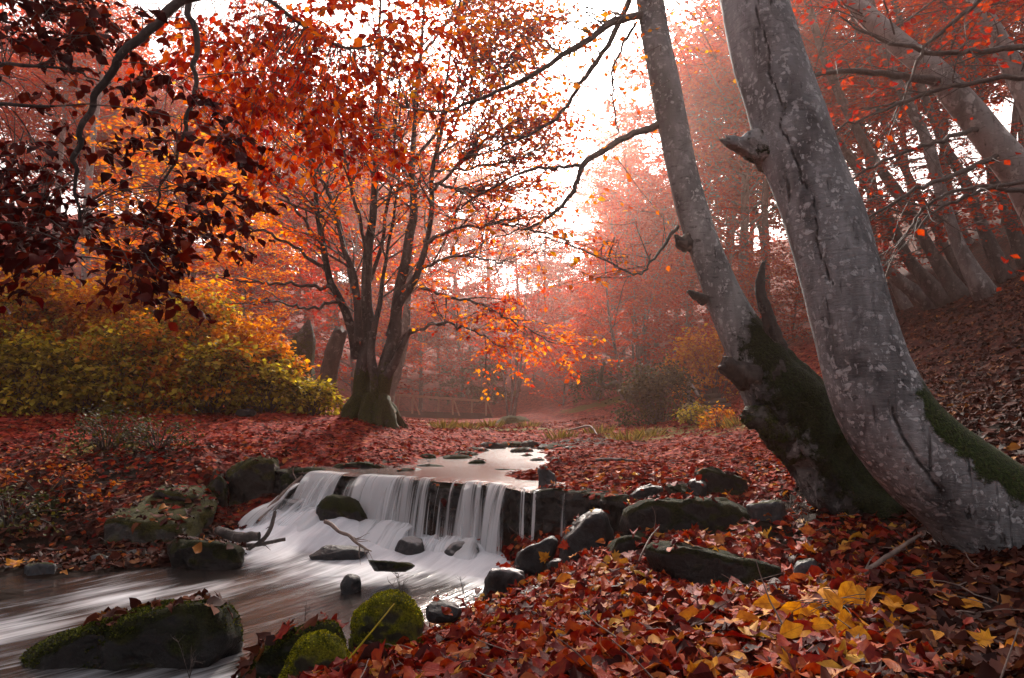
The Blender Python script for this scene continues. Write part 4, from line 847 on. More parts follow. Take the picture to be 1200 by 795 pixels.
for si, (p2, r2) in enumerate(SPTS):
    isb = si >= len(stems)
    n_br = 64 if isb and p2[-1][0] > -1 else 15 if isb else (0 if si == 5 else 44 if len(p2) > 30 and r2[0] > .1 else 30)
    for k in range(n_br):
        t = rng.uniform(.25 if isb else .38, 1.0); i = min(int(t * (len(p2) - 1)), len(p2) - 2); q = p2[i]
        px, py = to_px(q)
        d = unit(p2[i + 1] - p2[i])
        a = rng.uniform(0, 2 * math.pi); hd = np.array([math.cos(a), math.sin(a) * .8, rng.uniform(.0, .5)])
        dirn = unit(d * .5 + hd) if not isb else unit(d * .8 + hd * .7)
        dens_drop = .0 if py < 190 else .25
        tgt = LSr if (px < 400 and py < 200) or rng.random() < .35 else LSo
        if rng.random() < (0 if py < 190 else .35 if py < 250 else .78): continue
        spray(W, tgt, q, dirn, rng.uniform(.9, 2.1) * (1 if not isb else .75), min(.02, r2[i] * .6), rng, .065, .09, .17, .13, (0, 0, .01), .2, 1, .45, 4, dens_drop, .5)
for k in range(26):
    p2, r2 = SPTS[len(stems) + 9 if rng.random() < .5 else len(SPTS) - 2]; i = rng.integers(len(p2) - 9, len(p2) - 1)
    spray(W, LSo, p2[i], unit(p2[-1] - p2[-3] + rng.normal(0, .5, 3) * [1, 1, .5]), rng.uniform(.5, 1.1), .006, rng, .05, .085, .13, .13, (0, 0, -.04), .3, 1, .45, 3, .05, .5)
W.build('branch', M['twig'], ct, base)
o1 = LSo.build('crown', M['centre'], ct, base, (LEAF4,)); o2 = LSr.build('crown', M['red'], ct, base, (LEAF4,))
print('centre leaves', len(np.concatenate(LSo.s)), len(np.concatenate(LSr.s)))

# overhanging tree at the left: its trunk stands out of the picture, its boughs hang in
base = np.array([-5.2, 2.6, 0]); base[2] = zg(base[0], base[1])[0] - .1
ov = thing('beech_tree', base, 'dark red beech boughs hanging into the top left corner from the left', 'tree')
b = MB(); tpp = crom([base, base + [.1, .1, 1.5], base + [.3, .2, 3.5], base + [.5, .4, 6.5]], 40); tube(b, tpp, np.linspace(.24, .12, 40), 20, .08, 3, np.zeros(40)); b.build('trunk', M['beech2'], ov, base, attr='moss')
W = MB(); LD, LR = Leaves(), Leaves(); rng = np.random.default_rng(71)
lim = []
for rows in ([(-420, -330, 3.2, 60), (-100, -300, 3.4, 45), (120, -90, 3.7, 18), (208, 3, 3.8, 9)][:0] or [],):
    pass
hub = tpp[30]
def limb(pts_px, w0):
    q = np.array([P(a, bb, Y) for a, bb, Y in pts_px]); return q
l1 = crom(np.vstack([hub, [(-3.4, 3.3, 5.6)], [P(250, -60, 3.7)], limb([(208, 3, 3.7), (165, 42, 3.65), (122, 93, 3.6), (102, 135, 3.6), (88, 180, 3.6), (85, 208, 3.6), (95, 250, 3.6), (84, 300, 3.6)], 0)]), 90)
l2 = crom(np.vstack([tpp[34], [(-3.0, 3.6, 6.0)], [P(240, -70, 4.0)], limb([(221, 2, 4.0), (228, 55, 4.0), (230, 105, 4.0), (216, 150, 4.0), (205, 190, 4.0), (186, 235, 4.0), (176, 265, 4.0)], 0)]), 90)
l3 = crom(np.vstack([tpp[36], [(-3.2, 4.4, 6.6)], limb([(260, -60, 5.0), (330, 10, 5.2), (400, 55, 5.4), (450, 45, 5.6), (470, 5, 5.6)], 0)]), 70)
l4 = crom(np.vstack([tpp[28], [(-3.9, 3.4, 4.4)], limb([(-60, 60, 3.6), (10, 75, 3.6), (70, 80, 3.6), (120, 95, 3.6)], 0)]), 60)
l5 = crom(np.vstack([tpp[22], limb([(-80, 120, 3.5), (0, 122, 3.5), (50, 125, 3.5), (100, 122, 3.55)], 0)]), 40)
for l, r0 in ((l1, .045), (l2, .035), (l3, .04), (l4, .03), (l5, .025)):
    n = len(l); l = l + fbm(np.stack([np.arange(n) * .25, np.full(n, r0 * 999), np.zeros(n)], -1), 2, 3)[:, None] * np.array([.02, .02, .01])
    rr = np.linspace(r0 * .8, .0035, n); tube(W, l, rr, 8, .12, 4, None, 12)
W.build('bough', M['darkbark'], ov, base)
W = MB()
def hang(LS, limb_pts, px, py, Y, L, size, drop=.0):
    q = P(px, py, Y); i = np.argmin(np.linalg.norm(limb_pts - q, axis=1)); s = limb_pts[i]
    d = q - s; dl_ = np.linalg.norm(d)
    if dl_ > .3:
        tube(W, crom([s, s + d * .5 + np.array([0, 0, .06]) + rng.normal(0, .04, 3), q], 8), np.linspace(.0035, .0018, 8), 4)
    spray(W, LS, q, unit(d / (dl_ + .01) + np.array([rng.normal() * .4, rng.normal() * .4, -.25])), L, .003, rng, .05, size, .085, .14, (0, 0, -.05), .45, 0, .5, 3, drop, .55)
allL = np.vstack([l1, l2, l4, l5])
for cx, cyp, sx, sy, m_ in ((35, 60, 40, 50, 34), (30, 160, 30, 40, 22), (50, 230, 45, 25, 24), (60, 280, 50, 20, 24), (110, 265, 45, 25, 22), (195, 110, 16, 40, 13), (225, 150, 22, 20, 8), (215, 250, 40, 25, 22), (160, 285, 40, 22, 14), (230, 205, 20, 14, 7), (130, 20, 35, 18, 14), (60, 20, 50, 15, 18), (140, 330, 14, 10, 3), (245, 140, 15, 20, 6)):
    for k in range(int(m_ * .85)):
        hang(LD, allL, cx + rng.normal() * sx * .95, cyp + rng.normal() * sy * .95, 3.75 + rng.normal() * .25, rng.uniform(.2, .42), .08)
allR = np.vstack([l3, l2])
for cx, cyp, sx, sy, m_ in ((250, 30, 45, 22, 34), (310, 60, 40, 30, 40), (380, 50, 40, 30, 40), (430, 30, 40, 25, 34), (330, 120, 35, 25, 24), (400, 110, 35, 30, 26), (280, 100, 30, 20, 14), (300, 160, 25, 20, 10), (470, 60, 25, 35, 16)):
    for k in range(int(m_ * 1.05)):
        hang(LR, allR, cx + rng.normal() * sx * 1.15, cyp + rng.normal() * sy * 1.2, 5.5 + rng.normal() * .4, rng.uniform(.25, .5), .08)
W.build('branch', M['twig'], ov, base); LD.build('crown', M['dark'], ov, base, (LEAF6, _oval(curl=.2, seed=21), _oval(curl=-.15, seed=22), _oval(curl=.3, seed=23)), smooth=True); LR.build('crown', M['red'], ov, base, (LEAF6,))

# ------------------------------------------------------------------ forest behind
def bg_tree(seed, H, lean=0., bole=.3, R=3., nb=34, r0=.16, size=.17, sp=.1, wob=.04, stems=1, drop=0., barkmat='farbark', leafmat='far', bare=False):
    rng = np.random.default_rng(seed); W, LS = MB(), Leaves()
    for s in range(stems):
        a = rng.uniform(0, 6.28); off = np.array([math.cos(a), math.sin(a), 0]) * (.35 if stems > 1 else 0)
        d0 = unit(np.array([lean, 0, 1.]) + off * .35)
        pts = walk(off * .6 - UP * .4, d0, H * rng.uniform(.85, 1), 16, wob, (-lean * .03, 0, .03), rng)
        rr = r0 * (1 - .88 * np.linspace(0, 1, 16) ** 1.1); rr[0] *= 1.35; rr[1] *= 1.08
        q = crom(np.hstack([pts, rr[:, None]]), 40); tube(W, q[:, :3], q[:, 3], 9, .08, seed + s, None, 2.5, .06)
        n = nb // stems
        for k in range(n):
            t = bole + (1 - bole) * ((k + rng.uniform(0, 1)) / n); i = t * 15; i0 = min(int(i), 14)
            p = pts[i0] + (pts[i0 + 1] - pts[i0]) * (i - i0); a = k * 2.4 + rng.uniform(-.5, .5)
            u_ = (t - bole) / (1 - bole); L = R * (.62 + .5 * math.sin(math.pi * min(1, u_ * 1.15 + .1))) * (1 - .45 * u_ ** 3) * rng.uniform(.55, 1.2)
            d = np.array([math.cos(a), math.sin(a), rng.uniform(.1, .7) + .7 * t])
            spray(W, LS, p, d, L, max(.012, r0 * .3 * (1 - t * .6)), rng, sp, size, .2, .1, (0, 0, -.03), .12, 1, .4, 4, drop, .5, .2)
    return W, LS
VAR = {}
def variant(key, **kw):
    W, LS = bg_tree(**kw)
    root = bpy.data.objects.new('tmp', None)
    t = W.build('trunk', M[kw.get('barkmat', 'farbark')]); c = LS.build('crown', M[kw.get('leafmat', 'far')], None, (0, 0, 0), (LEAF4,))
    VAR[key] = (t.data, c.data); print(key, len(c.data.polygons))
    bpy.data.objects.remove(t); bpy.data.objects.remove(c)
variant('tall1', seed=1, H=15, R=4.0, nb=56, r0=.17, bole=.22, sp=.11, size=.2)
variant('tall2', seed=2, H=17, R=4.2, nb=56, r0=.2, bole=.28, sp=.11, size=.2)
variant('mid1', seed=3, H=9, R=3.0, nb=52, r0=.1, bole=.12, sp=.085)
variant('mid2', seed=4, H=10, R=3.2, nb=54, r0=.12, bole=.12, stems=2, sp=.085)
variant('multi', seed=5, H=11, R=2.3, nb=63, r0=.07, bole=.3, stems=7, wob=.05, sp=.09)
variant('low', seed=6, H=4.2, R=2.3, nb=34, r0=.05, bole=.05, sp=.065, size=.13)
variant('slim1', seed=7, H=14, R=3.0, nb=46, r0=.15, bole=.35, leafmat='hill', barkmat='darkbark', sp=.1, size=.19)
variant('slim2', seed=8, H=15, R=3.2, nb=46, r0=.17, bole=.38, leafmat='hill', barkmat='darkbark', wob=.06, sp=.1, size=.19)
variant('flame', seed=12, H=8.5, R=2.9, nb=50, r0=.09, bole=.2, sp=.07, size=.13, leafmat='flame')
variant('pale', seed=9, H=14, R=3.0, nb=40, r0=.17, bole=.55, barkmat='palebark', sp=.1)
def put(key, x, y, s, rz, tilt=(0, 0), name='beech_tree', sz=None, zoff=0.):
    z = zg(x, y)[0] + zoff
    o = bpy.data.objects.new(name, None); COL.objects.link(o); o.empty_display_size = .3
    o.location = (x, y, z); o.rotation_euler = (tilt[1], tilt[0], 0); o.scale = (s, s, sz or s)
    o.rotation_mode = 'XYZ'
    for nm, me in zip(('trunk', 'crown'), VAR[key]):
        c = bpy.data.objects.new(nm, me); COL.objects.link(c); c.parent = o; c.rotation_euler = (0, 0, rz)
    return o
ORD = ['first', 'second', 'third', 'fourth', 'fifth', 'sixth', 'seventh', 'eighth', 'ninth', 'tenth', 'eleventh', 'twelfth', 'thirteenth', 'fourteenth', 'fifteenth', 'sixteenth', 'seventeenth', 'eighteenth', 'nineteenth', 'twentieth', 'twenty-first', 'twenty-second', 'twenty-third', 'twenty-fourth', 'twenty-fifth', 'twenty-sixth', 'twenty-seventh', 'twenty-eighth', 'twenty-ninth', 'thirtieth']
def number(objs, fmt, cat, group):
    objs = sorted(objs, key=lambda o: to_px(o.location)[0])
    for k, o in enumerate(objs): tag(o, fmt.format(ORD[k]), cat, group)
rng = np.random.default_rng(91)
def at_px(px, Y): return (px - 600) / 800 * Y * 1.0, Y
def height_to(px, py_top, Y, base_z): return P(px, py_top, Y)[2] - base_z
# (px of foot, depth, pixel row of the top, kind)
zoneA = [(30, 44, -20, 'tall1'), (90, 50, 20, 'tall2'), (165, 48, -10, 'tall2'), (385, 58, 60, 'tall2'), (275, 48, 20, 'tall1'), (345, 56, 90, 'tall1'), (60, 27, -40, 'pale'), (98, 26, -60, 'pale'), (20, 34, -60, 'tall2'), (150, 36, 40, 'tall1'), (200, 40, 30, 'tall2'), (245, 33, 130, 'mid2'), (290, 38, 60, 'tall1'), (330, 30, 190, 'mid1'), (-60, 26, -100, 'tall1'), (120, 46, 60, 'tall2'), (360, 44, 70, 'tall2'), (240, 52, 90, 'tall1'), (310, 25, 250, 'low'), (180, 26, 240, 'mid1')]
zoneB = [(575, 74, 160, 'tall2'), (540, 70, 90, 'tall1'), (500, 66, 60, 'tall2'), (460, 64, 40, 'tall1'), (395, 46, 130, 'tall1'), (425, 34, 230, 'mid2'), (455, 52, 150, 'tall2'), (492, 44, 250, 'mid1'), (515, 58, 215, 'tall1'), (545, 50, 280, 'mid2'), (470, 54, 330, 'low'), (525, 56, 340, 'low'), (575, 62, 290, 'tall1'), (598, 30, 300, 'multi'), (440, 60, 110, 'tall2'), (560, 58, 370, 'low')]
zoneC = [(640, 78, 210, 'tall1'), (700, 82, 120, 'tall2'), (745, 76, 70, 'tall1'), (610, 80, 215, 'tall2'), (760, 42, 130, 'tall1'), (730, 55, 180, 'tall2'), (845, 40, -160, 'tall2'), (800, 34, 20, 'tall1'), (870, 30, -120, 'tall2'), (720, 48, 215, 'tall2'), (625, 52, 300, 'mid1'), (650, 60, 270, 'tall1'), (672, 44, 300, 'mid2'), (690, 56, 250, 'tall2'), (715, 40, 270, 'mid1'), (735, 27, 262, 'mid2'), (752, 29, 235, 'multi'), (770, 50, 190, 'tall1'), (700, 30, 330, 'mid1'), (790, 38, 170, 'tall2'), (660, 33, 370, 'low'), (815, 32, 230, 'mid1'), (830, 45, 120, 'tall1'), (800, 24, 330, 'low'), (780, 60, 150, 'tall2'), (720, 66, 210, 'tall1'), (630, 70, 260, 'tall2'), (850, 28, 250, 'mid2'), (845, 22, 360, 'low')]
HV = {'tall1': 14.6, 'tall2': 16.6, 'mid1': 8.8, 'mid2': 9.4, 'multi': 10.2, 'low': 3.9, 'slim1': 13.6, 'slim2': 14.6, 'pale': 13.6, 'flame': 8}
def plant(zone, fmt, grp, cat='tree'):
    objs = []
    for px, Y, top, key in zone:
        x, y = at_px(px, Y); z = zg(x, y)[0]; h = max(2.2, height_to(px, top, Y, z)); s = h / HV[key]
        w = min(max(s, .7), 1.5)
        objs.append(put(key, x, y, w, rng.uniform(0, 6.28), (rng.normal() * .04, rng.normal() * .04), sz=s))
    number(objs, fmt, cat, grp)
plant(zoneA, 'hazy beech behind the orange shrubs, {} from the left of those', 'beeches on the left slope')
plant(zoneB, 'misty red beech behind the footbridge, {} from the left of those', 'beeches behind the footbridge')
plant(zoneC, 'red beech right of the path, {} from the left before the leaning trunks', 'red beeches on the far slope')
for px, Y, top, lab in ((190, 17, 130, 'bright orange beech glowing behind the dark red boughs'), (285, 21, 235, 'small orange beech between the glowing one and the many-stemmed beech')):
    x, y = at_px(px, Y); z = zg(x, y)[0]; h = height_to(px, top, Y, z); tag(put('flame', x, y, 1.15 * min(1, h / 8), 1., sz=h / 8), lab, 'tree')
# right slope: slender leaning trunks, each with its own line
slope = []
TR = [([(1147, 332), (1122, 282), (1102, 221), (1087, 166), (1062, 116), (1036, 60), (1015, -20), (990, -140)], 16, 16), ([(1122, 342), (1092, 297), (1062, 241), (1021, 181), (986, 116), (960, 50), (930, -60)], 17.5, 15), ([(1102, 347), (1067, 307), (1041, 257), (1001, 191), (966, 146), (940, 90), (910, 0), (880, -100)], 19, 14),
      ([(1082, 350), (1036, 312), (1008, 272), (985, 230), (958, 175), (930, 110), (905, 40)], 20, 13), ([(1177, 322), (1152, 267), (1132, 216), (1102, 160), (1075, 90), (1050, 10), (1030, -80)], 20, 13), ([(1200, 300), (1180, 250), (1160, 190), (1140, 120), (1118, 50), (1100, -40)], 22, 13), ([(1060, 358), (1040, 320), (1012, 285), (990, 250), (968, 190), (945, 130), (925, 60)], 24, 9),
      ([(1142, 338), (1108, 290), (1078, 232), (1052, 182), (1030, 130), (1010, 60), (990, -20)], 25, 10), ([(1035, 368), (1010, 330), (985, 290), (965, 250), (945, 200), (925, 140)], 27, 9), ([(1165, 330), (1140, 290), (1112, 240), (1090, 190), (1070, 120), (1050, 40)], 28, 10), ([(1000, 385), (980, 340), (962, 300), (945, 240), (930, 180)], 30, 8), ([(1215, 320), (1195, 270), (1172, 200), (1155, 140), (1140, 60), (1125, -40)], 26, 11)]
for k, (pl, Y, w) in enumerate(TR):
    n = len(pl); rows = [(a, b_, Y + .25 * j, w * (1.5 if j == 0 else 1 - .55 * j / n)) for j, (a, b_) in enumerate(pl)]
    rows = [(2 * pl[0][0] - pl[1][0] - 8, pl[0][1] + 22, Y, w * 1.8)] + rows
    p2, r2 = pxcurve(rows, 60); bs = p2[4].copy()
    o = thing('beech_tree', bs, None, None)
    b = MB(); tube(b, p2, r2, 14, .1, k + 30, None, 2.2, .12)
    LS = Leaves(); rg2 = np.random.default_rng(300 + k)
    for j in range(40):
        i = rg2.integers(16, 59); a = rg2.uniform(0, 6.28)
        d = np.array([math.cos(a), math.sin(a), rg2.uniform(-.1, .6)])
        spray(b, LS, p2[i], d, rg2.uniform(1.2, 2.8), min(.022, r2[i] * .4), rg2, .09, .13, .22, .1, (0, 0, -.02), .15, 1, .4, 4, .2, .5)
    b.build('trunk', M['darkbark' if k % 3 else 'farbark'], o, bs); LS.build('crown', M['hill'], o, bs)
    slope.append(o)
number(slope, 'slender dark leaning beech on the right slope, {} from the left', 'tree', 'leaning beeches on the right slope')
# pale leaning tree top right, and its neighbour
for rows, lab, sd in (([(1345, 520, 8, 62), (1290, 380, 7.8, 52), (1245, 290, 7.6, 46), (1200, 212, 7.5, 42), (1152, 151, 7.5, 36), (1102, 91, 7.6, 30), (1052, 50, 7.8, 26), (1008, 10, 8, 23), (960, -50, 8.3, 20), (900, -140, 8.8, 16)], 'pale trunk slanting across the top right corner behind the big beech', 1),
                      ([(1330, 420, 11, 34), (1280, 300, 11, 30), (1232, 180, 11, 27), (1197, 100, 11, 24), (1172, 50, 11, 22), (1145, 0, 11, 20), (1110, -80, 11.3, 17)], 'grey straight trunk in the extreme top right corner', 2)):
    p2, r2 = pxcurve(rows, 80); bs = p2[2].copy(); o = thing('beech_tree', bs, lab, 'tree')
    b = MB(); tube(b, p2, r2, 24, .08, sd + 50, None, 2.6, .1); b.build('trunk', M['palebark'], o, bs)
    b = MB(); LS = Leaves(); rg2 = np.random.default_rng(400 + sd)
    brs = ([[(1105, 95, 7.6, 13), (1060, 90, 7.2, 9), (1010, 84, 6.8, 7), (960, 86, 6.5, 5), (930, 88, 6.4, 2.5)], [(1175, 180, 7.5, 8), (1120, 205, 7, 6), (1070, 225, 6.7, 4.5), (1020, 255, 6.5, 3), (985, 280, 6.4, 1.6)], [(1150, 150, 7.5, 7), (1100, 165, 7, 5), (1030, 190, 6.7, 3.6), (960, 240, 6.4, 2)], [(1215, 225, 7.4, 7), (1150, 220, 7, 5), (1095, 235, 6.8, 4), (1060, 275, 6.7, 2)],
            [(1250, 50, 7.5, 10), (1190, 56, 7.2, 8), (1120, 62, 7.0, 6.5), (1040, 50, 6.8, 4.5), (985, 20, 6.7, 2)], [(1260, 95, 7, 8), (1180, 92, 6.9, 6.5), (1090, 108, 6.8, 5), (1010, 140, 6.7, 3), (960, 160, 6.6, 1.6)], [(1250, 215, 7, 7), (1180, 216, 6.9, 5), (1110, 240, 6.8, 3.5), (1050, 290, 6.7, 1.8)], [(1160, -10, 7.0, 7), (1120, 25, 6.9, 5.5), (1080, 60, 6.9, 4), (1062, 110, 6.8, 2.5), (1040, 150, 6.8, 1.5)]] if sd == 1 else [])
    for rr in brs:
        q2, s2 = pxcurve(rr, 24); q2 = q2 + rg2.normal(0, .012, q2.shape); tube(b, q2, s2, 7)
        for j in range(11):
            i = rg2.integers(4, 23); d = unit(q2[i] - q2[i - 1]); spray(b, LS, q2[i], unit(d + rg2.normal(0, .5, 3) * [1, 1, .7]), rg2.uniform(.5, 1.5), .006, rg2, .1, .08, .28, .12, (0, 0, -.03), .3, 1, .4, 3, .8)
    for j in range(26):
        i = rg2.integers(40, 79); a = rg2.uniform(0, 6.28); spray(b, LS, p2[i], np.array([math.cos(a), math.sin(a), .3]), rg2.uniform(1, 2), .012, rg2, .07, .09, .2, .1, (0, 0, -.02), .2, 1, .4, 4, .2)
    b.build('branch', M['twig'], o, bs); LS.build('crown', M['hill'], o, bs, (LEAF4,))
# more trees filling the right slope behind
zoneD = [(900, 28, -60, 'slim2'), (960, 30, -60, 'slim2'), (1030, 30, -90, 'slim1'), (1110, 30, -120, 'slim2'), (1190, 28, -140, 'slim1'), (905, 34, 60, 'slim1'), (940, 40, 20, 'slim2'), (975, 34, -20, 'slim1'), (1010, 42, 0, 'slim2'), (1050, 36, -60, 'slim1'), (1090, 42, -60, 'slim2'), (1130, 34, -90, 'slim1'), (1170, 38, -100, 'slim2'), (1215, 32, -120, 'slim1'), (880, 46, 40, 'slim2'), (1260, 28, -160, 'slim2'), (930, 27, 250, 'low'), (980, 24, 280, 'low'), (1010, 32, 210, 'mid1'), (890, 26, 260, 'mid1')]
plant(zoneD, 'dim rusty beech on the right slope, {} from the left in the back row', 'back row of beeches on the right slope')

# mossy broken stump and leaning trunk behind the shrubs
for rows, lab, mt in (([(352, 455, 17, 34), (352, 430, 17, 28), (356, 405, 17, 22), (360, 386, 17, 12), (362, 376, 17, 4)], 'broken mossy stump with a splintered pale tip behind the shrubs', 'oldbark'), ([(380, 462, 16, 22), (386, 435, 16, 20), (392, 410, 16, 18), (400, 388, 16, 14)], 'dark broken trunk left of the many-stemmed beech', 'darkbark'),
                      ([(452, 478, 20, 16), (458, 450, 20, 15), (466, 425, 20, 13), (472, 400, 20, 12), (478, 350, 20, 9), (482, 300, 20, 6)], 'thin grey trunk leaning just right of the many-stemmed beech', 'farbark')):
    p2, r2 = pxcurve(rows, 30); b = MB(); tube(b, p2, r2, 18, .2, int(rows[0][0]), np.linspace(.75, .3, 30), 3, .2, cap=True); tag(b.build('tree_stump' if 'thin' not in lab else 'young_beech', M[mt], None, p2[0], attr='moss'), lab, 'stump' if 'thin' not in lab else 'tree')
# crooked mossy branch arching over the far bank
p2, r2 = pxcurve([(740, 470, 19, 10), (726, 455, 19, 8), (722, 449, 19, 7), (712, 453, 19, 7), (704, 448, 19, 6), (705, 436, 19, 5), (708, 424, 19, 3)], 40)
b = MB(); tube(b, p2, r2, 9, .2, 3, np.full(40, .5), 4); tag(b.build('dead_branch', M['oldbark'], None, p2[0], attr='moss'), 'crooked dark branch bent like a hook above the far bank', 'branch')

# ------------------------------------------------------------------ shrubs
def shrub(px, py_base, Y, w, h, mat, label, seed, n=60, size=.1, group=None, name='shrub', sp=.085, mat2=None, yoff=0):
    rng = np.random.default_rng(seed); x, y = at_px(px, Y); z = zg(x, y)[0]; bs = np.array([x, y, z])
    o = thing(name, bs, label, 'shrub', group); W, LS, L2 = MB(), Leaves(), Leaves()
    R, H = w / 2 * Y / 800, h * Y / 800; ks = min(1, max(.35, H / 1.3))
    for k in range(n):
        a = rng.uniform(0, 6.28); e = rng.uniform(.05, 1) ** .7
        tip = np.array([math.cos(a) * R * rng.uniform(.3, 1) * math.sqrt(1 - (e * .9) ** 2) * 1.1, math.sin(a) * R * .7 * rng.uniform(.3, 1) * math.sqrt(1 - (e * .9) ** 2), H * e])
        st = np.array([tip[0] * .25, tip[1] * .25, 0]); md = st + (tip - st) * .55 + np.array([0, 0, H * .12])
        c = crom([bs + st, bs + md, bs + tip], 8); tube(W, c, np.linspace(.014, .004, 8) * (ks * .7 + .3), 4)
        tgt = L2 if mat2 and rng.random() < .5 * e else LS
        d = unit(c[-1] - c[-3])
        spray(W, tgt, c[4], d, np.linalg.norm(tip - md) + .25 * ks, .005, rng, sp, size, .13, .16, (0, 0, -.05), .5, 0, .55, 3, .05, .6)
        for _ in range(9): spray(None, tgt, c[rng.integers(5, 8)], unit(d + rng.normal(0, .9, 3)), rng.uniform(.3, .7) * ks, .004, rng, sp, size, .11, .16, (0, 0, -.06), .5, 0, .55, 3, .05, .6)
    W.build('stem', M['twig'], o, bs); LS.build('foliage', M[mat], o, bs)
    if mat2: L2.build('foliage', M[mat2], o, bs)
    return o
GS = 'orange and yellow shrubs on the left bank'
SH = [(5, 13.4, 170, 150, 'shrub_o', 'shrub_y', 'tall orange shrub with yellow tips at the left picture edge'), (-90, 12.5, 200, 160, 'shrub_y', None, 'yellow-green shrub beyond the left picture edge'), (85, 14.0, 150, 128, 'shrub_o', None, 'rusty orange shrub, second from the left in the back'), (160, 14.3, 160, 158, 'shrub_o', None, 'bright orange shrub, tallest of the back row'), (225, 14.0, 130, 128, 'shrub_o', 'shrub_y', 'orange shrub in the back row left of the stump'), (280, 13.8, 115, 92, 'shrub_o', None, 'rounded rusty shrub in the back row right of the tallest one'), (325, 13.7, 80, 58, 'shrub_y', 'shrub_o', 'yellow shrub at the right end of the back row'),
      (40, 12.1, 110, 74, 'shrub_y', 'shrub_y', 'olive yellow shrub at the left front of the bank'), (100, 12.3, 100, 52, 'shrub_y', None, 'low olive shrub, second from the left in the front'), (150, 12.6, 120, 96, 'shrub_y', 'shrub_o', 'yellow-green leafy shrub in front of the tallest orange one'), (205, 12.6, 90, 58, 'shrub_o', 'shrub_y', 'small orange shrub in the middle of the front row'), (250, 12.8, 115, 74, 'shrub_y', 'shrub_o', 'mixed yellow and orange shrub above the red leaf carpet'), (312, 13.0, 95, 48, 'shrub_y', None, 'lemon green shrub at the right front of the bank'), (366, 13.2, 60, 34, 'shrub_y', None, 'smallest yellow shrub, next to the foot of the many-stemmed beech')]
for k, (px, Y, w, h, m1, m2, lab) in enumerate(SH): shrub(px, 480, Y, w, h, m1, lab, 500 + k, 74 if h > 90 else 50, .115, GS, mat2=m2)
shrub(768, 500, 17.5, 70, 62, 'olive', 'dark green juniper bush on the far right bank', 520, 70, .09)
shrub(812, 500, 14.5, 32, 18, 'shrub_y', 'bright yellow little bush at the foot of the wooden steps', 521, 26, .09)
shrub(838, 512, 13, 30, 18, 'shrub_o', 'tiny orange bush right of the bright yellow one', 522, 16, .08)
shrub(835, 440, 20, 110, 70, 'shrub_o', 'spreading orange bush behind the wooden steps', 523, 50, .12)
shrub(700, 478, 30, 60, 30, 'olive', 'dark bramble clump under the red beeches', 524, 30, .12)
shrub(560, 480, 48, 110, 50, 'olive', 'shadowy evergreen thicket behind the footbridge', 525, 40, .2)
shrub(130, 530, 8.8, 90, 40, 'olive', 'dark bramble tangle on the left bank under the yellow shrubs', 526, 36, .05)
shrub(60, 553, 7.6, 150, 22, 'seed_o', 'low orange-leaved seedling spreading flat over the left bank', 527, 14, .06)
shrub(190, 540, 8.9, 110, 26, 'olive', 'dark mossy undergrowth on the bank edge left of the mossy block', 528, 30, .05)
shrub(20, 590, 6.9, 120, 34, 'olive', 'dark undergrowth in the hollow at the left picture edge', 529, 30, .05)

for k, (px, Y) in enumerate([(757, 13.5), (700, 14.5), (655, 13.6), (735, 12.2), (865, 11.5), (895, 10.8), (545, 16), (575, 17.5), (520, 15.5), (620, 19)]):
    x, y = at_px(px, Y); z = zg(x, y)[0]; rng = np.random.default_rng(700 + k); LS = Leaves(); n = 130
    a = rng.uniform(0, 6.28, n); rr = rng.uniform(0, .28, n) ; f = np.stack([np.cos(a) * .6, np.sin(a) * .6, rng.uniform(.5, 1.3, n)], -1)
    LS.add(np.stack([x + np.cos(a) * rr, y + np.sin(a) * rr, z + 0 * a - .03], -1), f, rng.normal(0, 1, (n, 3)), rng.uniform(.12, .34, n))
    tag(LS.build('grass_tuft', M['drygrass'], None, (x, y, z), ((LEAF4[0] * [.1, 1, .3], LEAF4[1]),)), 'ochre dry grass tuft on the far leaf-covered flat', 'grass tuft', 'dry grass tufts along the upper stream')

# ------------------------------------------------------------------ footbridge, steps and railing
def beam(mb, a, b_, w, h):
    a, b_ = np.asarray(a, float), np.asarray(b_, float); d = unit(b_ - a); s = unit(np.cross(d, UP)) if abs(d[2]) < .95 else np.array([1., 0, 0]); u = np.cross(s, d)
    V = [p + s * sx * w / 2 + u * sz * h / 2 for p in (a, b_) for sx, sz in ((-1, -1), (1, -1), (1, 1), (-1, 1))]
    mb.add(V, [[0, 1, 2, 3], [7, 6, 5, 4], [0, 4, 5, 1], [1, 5, 6, 2], [2, 6, 7, 3], [3, 7, 4, 0]])
bl, br = P(440, 481.5, 36), P(569, 485.5, 42)
fb = thing('footbridge', (bl + br) / 2, 'wooden footbridge with thin handrails crossing the far stream', 'bridge')
org = np.array(fb.location); ax = unit(br - bl); sd_ = unit(np.cross(ax, UP)); 
b = MB(); 
for k in range(40):
    c = bl + (br - bl) * (k + .5) / 40; beam(b, c - sd_ * .6, c + sd_ * .6, np.linalg.norm(br - bl) / 40 * .9, .06)
b.build('deck', M['darkplank'], fb, org, smooth=False)
b = MB()
for s in (-.5, .5): beam(b, bl + sd_ * s - UP * .17, br + sd_ * s - UP * .17, .2, .25)
b.build('girder', M['darkplank'], fb, org, smooth=False)
for s in (-.62, .62):
    b = MB(); beam(b, bl + sd_ * s + UP * .9, br + sd_ * s + UP * .78, .1, .08); b.build('handrail', M['bridgewood'], fb, org, smooth=False)
    for t in (.04, .24, .6, .93):
        c = bl + (br - bl) * t + sd_ * s; b = MB(); beam(b, c - UP * .1, c + UP * .86, .09, .09); b.build('post', M['bridgewood'], fb, org, smooth=False)
        if s > 0:
            b = MB(); beam(b, c + ax * .3 + sd_ * .25 - UP * .15, c + UP * .8 + sd_ * .06, .08, .08); b.build('brace', M['bridgewood'], fb, org, smooth=False)
